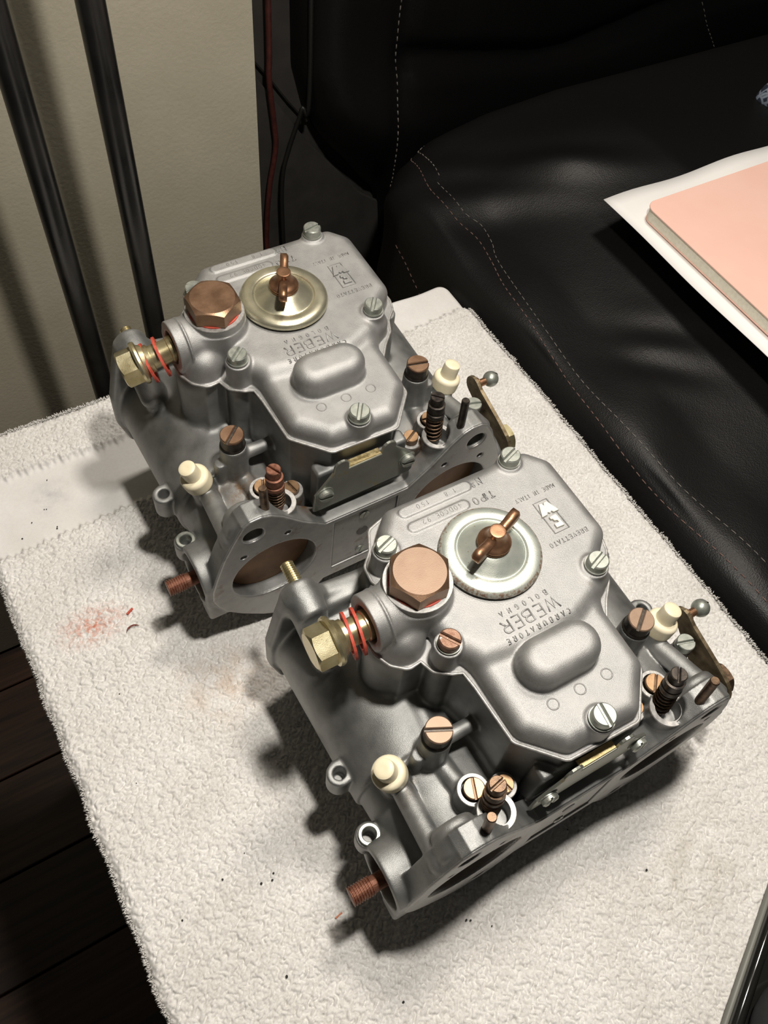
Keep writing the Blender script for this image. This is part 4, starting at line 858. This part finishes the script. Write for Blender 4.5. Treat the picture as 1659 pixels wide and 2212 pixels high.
    mb = MB(); V, F = prism([(-8.4, 0), (6.8, 0), (6.8, 3.2), (-8.4, 3.2)], 0, .9, .2, ((0, 4.4, 47.6), (1, 0, 0), (0, 1, 0), (0, 0, 1))); mb.add(V, F, False); P_('bent_tab', mb, M['gold'], bp_)
    for x_ in (-19.5, 20.0):
        mb = MB(); slotted_head(mb, (x_, 3.9, 36.4 if x_ < 0 else 36.8), (0, -1, 0), 3.3, 2.6, .9 if cfg['front'] else 2.2, .9, 1.1, .6); V, F = lathe([(3.3, 0), (3.9, 0), (3.9, .5), (3.3, .5)], (x_, 3.95, 36.6), (0, -1, 0), 28); mb.add(V, F); P_('bowl_plate_screw', mb, M['zinc'], bp_)
    # intake stud(s)
    for s_ in (-1,):
        mb = MB(); V, F = lathe([(2.6, -6), (2.6, 2)]+thread_prof(2.7, 2, cfg['stud'], .95, .38), (60.2*s_, 112.5, 42.6), Vector((0, 1, .12)), 24); mb.add(V, F, False); P_('stud', mb, M['yellow_zinc'])
    # throttle lever, nut, ball stud, stop screw
    py, pz = 12.0, 3.6; ty, tz = 38.4, 16.5; dv = Vector((ty-py, tz-pz)).normalized(); nv = Vector((-dv.y, dv.x)); Ln = (Vector((ty-py, tz-pz))).length
    lv = [(9.5*math.cos(t), 9.5*math.sin(t)) for t in np.linspace(PI*.5, 1.5*PI, 12)]+[(8, -8.6), (Ln-4, -5.0)]+[(Ln+5.2*math.cos(t), 5.2*math.sin(t)) for t in np.linspace(-PI/2, PI/2, 10)]+[(Ln-4, 5.2), (8, 8.6)]
    fr_ = (Vector((81.2, py, pz)), Vector((-.0, dv.x, dv.y)), Vector((0, nv.x, nv.y)), Vector((1, 0, 0)))
    mb = MB(); V, F = prism(lv, 0, 1.9, .3, fr_); mb.add(V, F, False); lev = P_('throttle_lever', mb, M['lever'])
    mb = MB(); hexprism(mb, (83.1, py, pz), (1, 0, 0), 7.0, 5.0, .3); P_('lever_nut', mb, M['yellow_zinc'] if not cfg['front'] else M['dark_brown'], lev)
    mb = MB(); V, F = lathe([(3.4, 0), (3.4, 1.6), (1.9, 2.0), (1.9, 6)], (83, ty, tz), (1, 0, 0), 24); mb.add(V, F, False); P_('ball_neck', mb, M['copper'], lev)
    mb = MB(); V, F = lathe_s([(3.95*math.sin(t), 3.95*-math.cos(t)) for t in np.linspace(.05, PI-.05, 18)], (92, ty, tz), (1, 0, 0), 28); mb.add(V, F)
    V, F = tube([Vector((92+3.9*math.cos(t), ty+.0, tz+3.9*math.sin(t))) for t in np.linspace(-1.1, 1.1, 14)], .35, 5); mb.add(V, F, True, 1); P_('ball', mb, [M['zinc'], M['dark']], lev)
    mb = MB(); slotted_head(mb, (76.2, 29.2, 12.4), (0, 0, 1), 3.9, 3.9, -.3, .9, 1.1, .3); V, F = lathe([(3.9, -6), (4.0, 0)], (76.2, 29.2, 12.4), (0, 0, 1), 40); mb.add(V, F, False, 1); P_('stop_screw', mb, [M['zinc'], M['dark']])
    return root

body_me = make_body(); cover_me = make_cover(); face_me = make_face()
RA_ = [[1.0, 0.0, .000416], [0.0, .9998935, -.0145967], [-.000416, .0145967, .9998934]]
RB_ = [[.9999645, .008413, -.0004156], [-.008406, .9998581, .0145967], [.0005383, -.0145927, .9998934]]
make_carb(dict(stud=5.0, hexm='bronze', R=RA_, t=(0, 0, 48), front=False, label='rear twin-barrel carburetor nearer the wall, with a clean yellowish disc cap', wing=math.radians(62), hexang=math.radians(30),
    bolt_dir=(-1, .06, -.20), bolt_len=27, gask=((15.0, (.1, -.25), -2.4), (9.5, (.1, -.25), -1.8)),
    screws=[(.2, 'zinc', None), (.9, 'zinc', None), (.4, 'zinc', None), (.7, 'zinc', None), (.95, 'zinc', None)], jet={-1: .72, 1: -.25}, prog={-1: 1.2, 1: -.1}, mix={-1: 54.9, 1: 58.8}, mixa={-1: 2.0, 1: 2.3}, mixm={-1: 'rusty', 1: 'dark'}, pin={-1: 'dark_brown', 1: 'dark'}), body_me, cover_me)
make_carb(dict(stud=11.0, hexm='bronze_face', R=RB_, t=(9.4746, -146.078, 47.78), front=True, label='front twin-barrel carburetor nearer the camera, with a rust-speckled disc cap', wing=math.radians(21), hexang=0.0,
    bolt_dir=(-1, .0, 0), bolt_len=26, gask=((11.2, (.16, -.1), -2.4), (7.6, (.16, -.1), -2.2)),
    screws=[(.35, 'zinc', None), (.35, 'zinc', None), (.35, 'zinc', None), (-1.0, 'zinc_rust', 'rusty brown cover screw'), (1.45, 'zinc', None)], jet={-1: -.45, 1: .62}, prog={-1: 1.2, 1: .8}, mix={-1: 54.6, 1: 58.8}, mixa={-1: 0.2, 1: .8}, mixm={-1: 'dark_brown', 1: 'dark'}, pin={-1: 'dark_brown', 1: 'dark_brown'}), body_me, cover_me)

# ------------------------------------------------------------------ crumbs on the towel
def th(x, y): return float(towel_height(np.array([x]), np.array([y]))[0])
chipm = mat('red_fibre_chip', (.45, .06, .03), None, rough=.6); chipd = mat('dark_red_chip', (.16, .03, .02), None, rough=.6)
mb = MB(); V, F = prism([(-108, 34.2), (-104.6, 36.0), (-104.1, 35.1), (-107.5, 33.3)], 0, .5, .1); V = [(x, y, z+th(-106, 35)+.4) for x, y, z in V]; mb.add(V, F, False); o = mb.build('fibre_chip', chipm); o['label'] = 'small straight red fibre chip on the towel beside the stain'; o['category'] = 'debris'
mb = MB(); V, F = tube([Vector((-108+3.2*math.cos(t), 24.3+2.4*math.sin(t), th(-108, 25)+.8)) for t in np.linspace(.35, 2.9, 9)], [.1, .25, .35, .4, .4, .4, .35, .25, .1], 6); mb.add(V, F); o = mb.build('fibre_chip', chipd); o['label'] = 'curved dark red fibre sliver lying on the towel below the red chip'; o['category'] = 'debris'
mb = MB(); V, F = prism([(-84, -131), (-80.6, -130.4), (-80.4, -131), (-83.8, -131.6)], 0, .4, .1); V = [(x, y, z+th(-82, -131)+.3) for x, y, z in V]; mb.add(V, F, False); o = mb.build('fibre_chip', mat('orange_chip', (.50, .16, .07), None, rough=.6)); o['label'] = 'tiny orange sliver on the towel left of the front carburetor'; o['category'] = 'debris'
sp = mat('black_grit', (.012, .011, .010), None, rough=.7); gmb = MB(); V, F = lathe_s([(.01, -.3), (.42, 0), (.3, .25), (.01, .3)], (0, 0, 0), (.2, .1, 1), 7); gmb.add(V, F, False); gme = gmb.mesh('grit'); gme.materials.append(sp)
for (x, y) in [(-116, 128), (-123, 111), (-122, 110.6), (-131, 106), (-121, 97), (-120.6, 98), (-138, 99), (-125, -2), (-133, -43), (-38, -158), (-36.5, -159), (-105, -91), (-117, -96), (-137, -102), (-104, -105), (-98, -104), (-99.5, -106), (-30, -165), (20, -150), (-60, -190), (40, -180), (-75, -170), (-110, -140)]:
    o = bpy.data.objects.new('grit', gme); COL.objects.link(o); k_ = .7+.7*random.random(); o.location = (x*S, y*S, (th(x, y)+.55)*S); o.scale = (k_, k_*(.7+.5*random.random()), k_*.8); o.rotation_euler = (0, 0, random.random()*6)
    o['category'] = 'debris'; w_ = 'on the smooth woven band of the towel' if y > 90 else ('on the terry just in front of the front carburetor' if x > -80 else 'on the terry towel left of the front carburetor')
    o['label'] = 'tiny black speck of grit '+w_; o['group'] = 'black grit specks '+w_
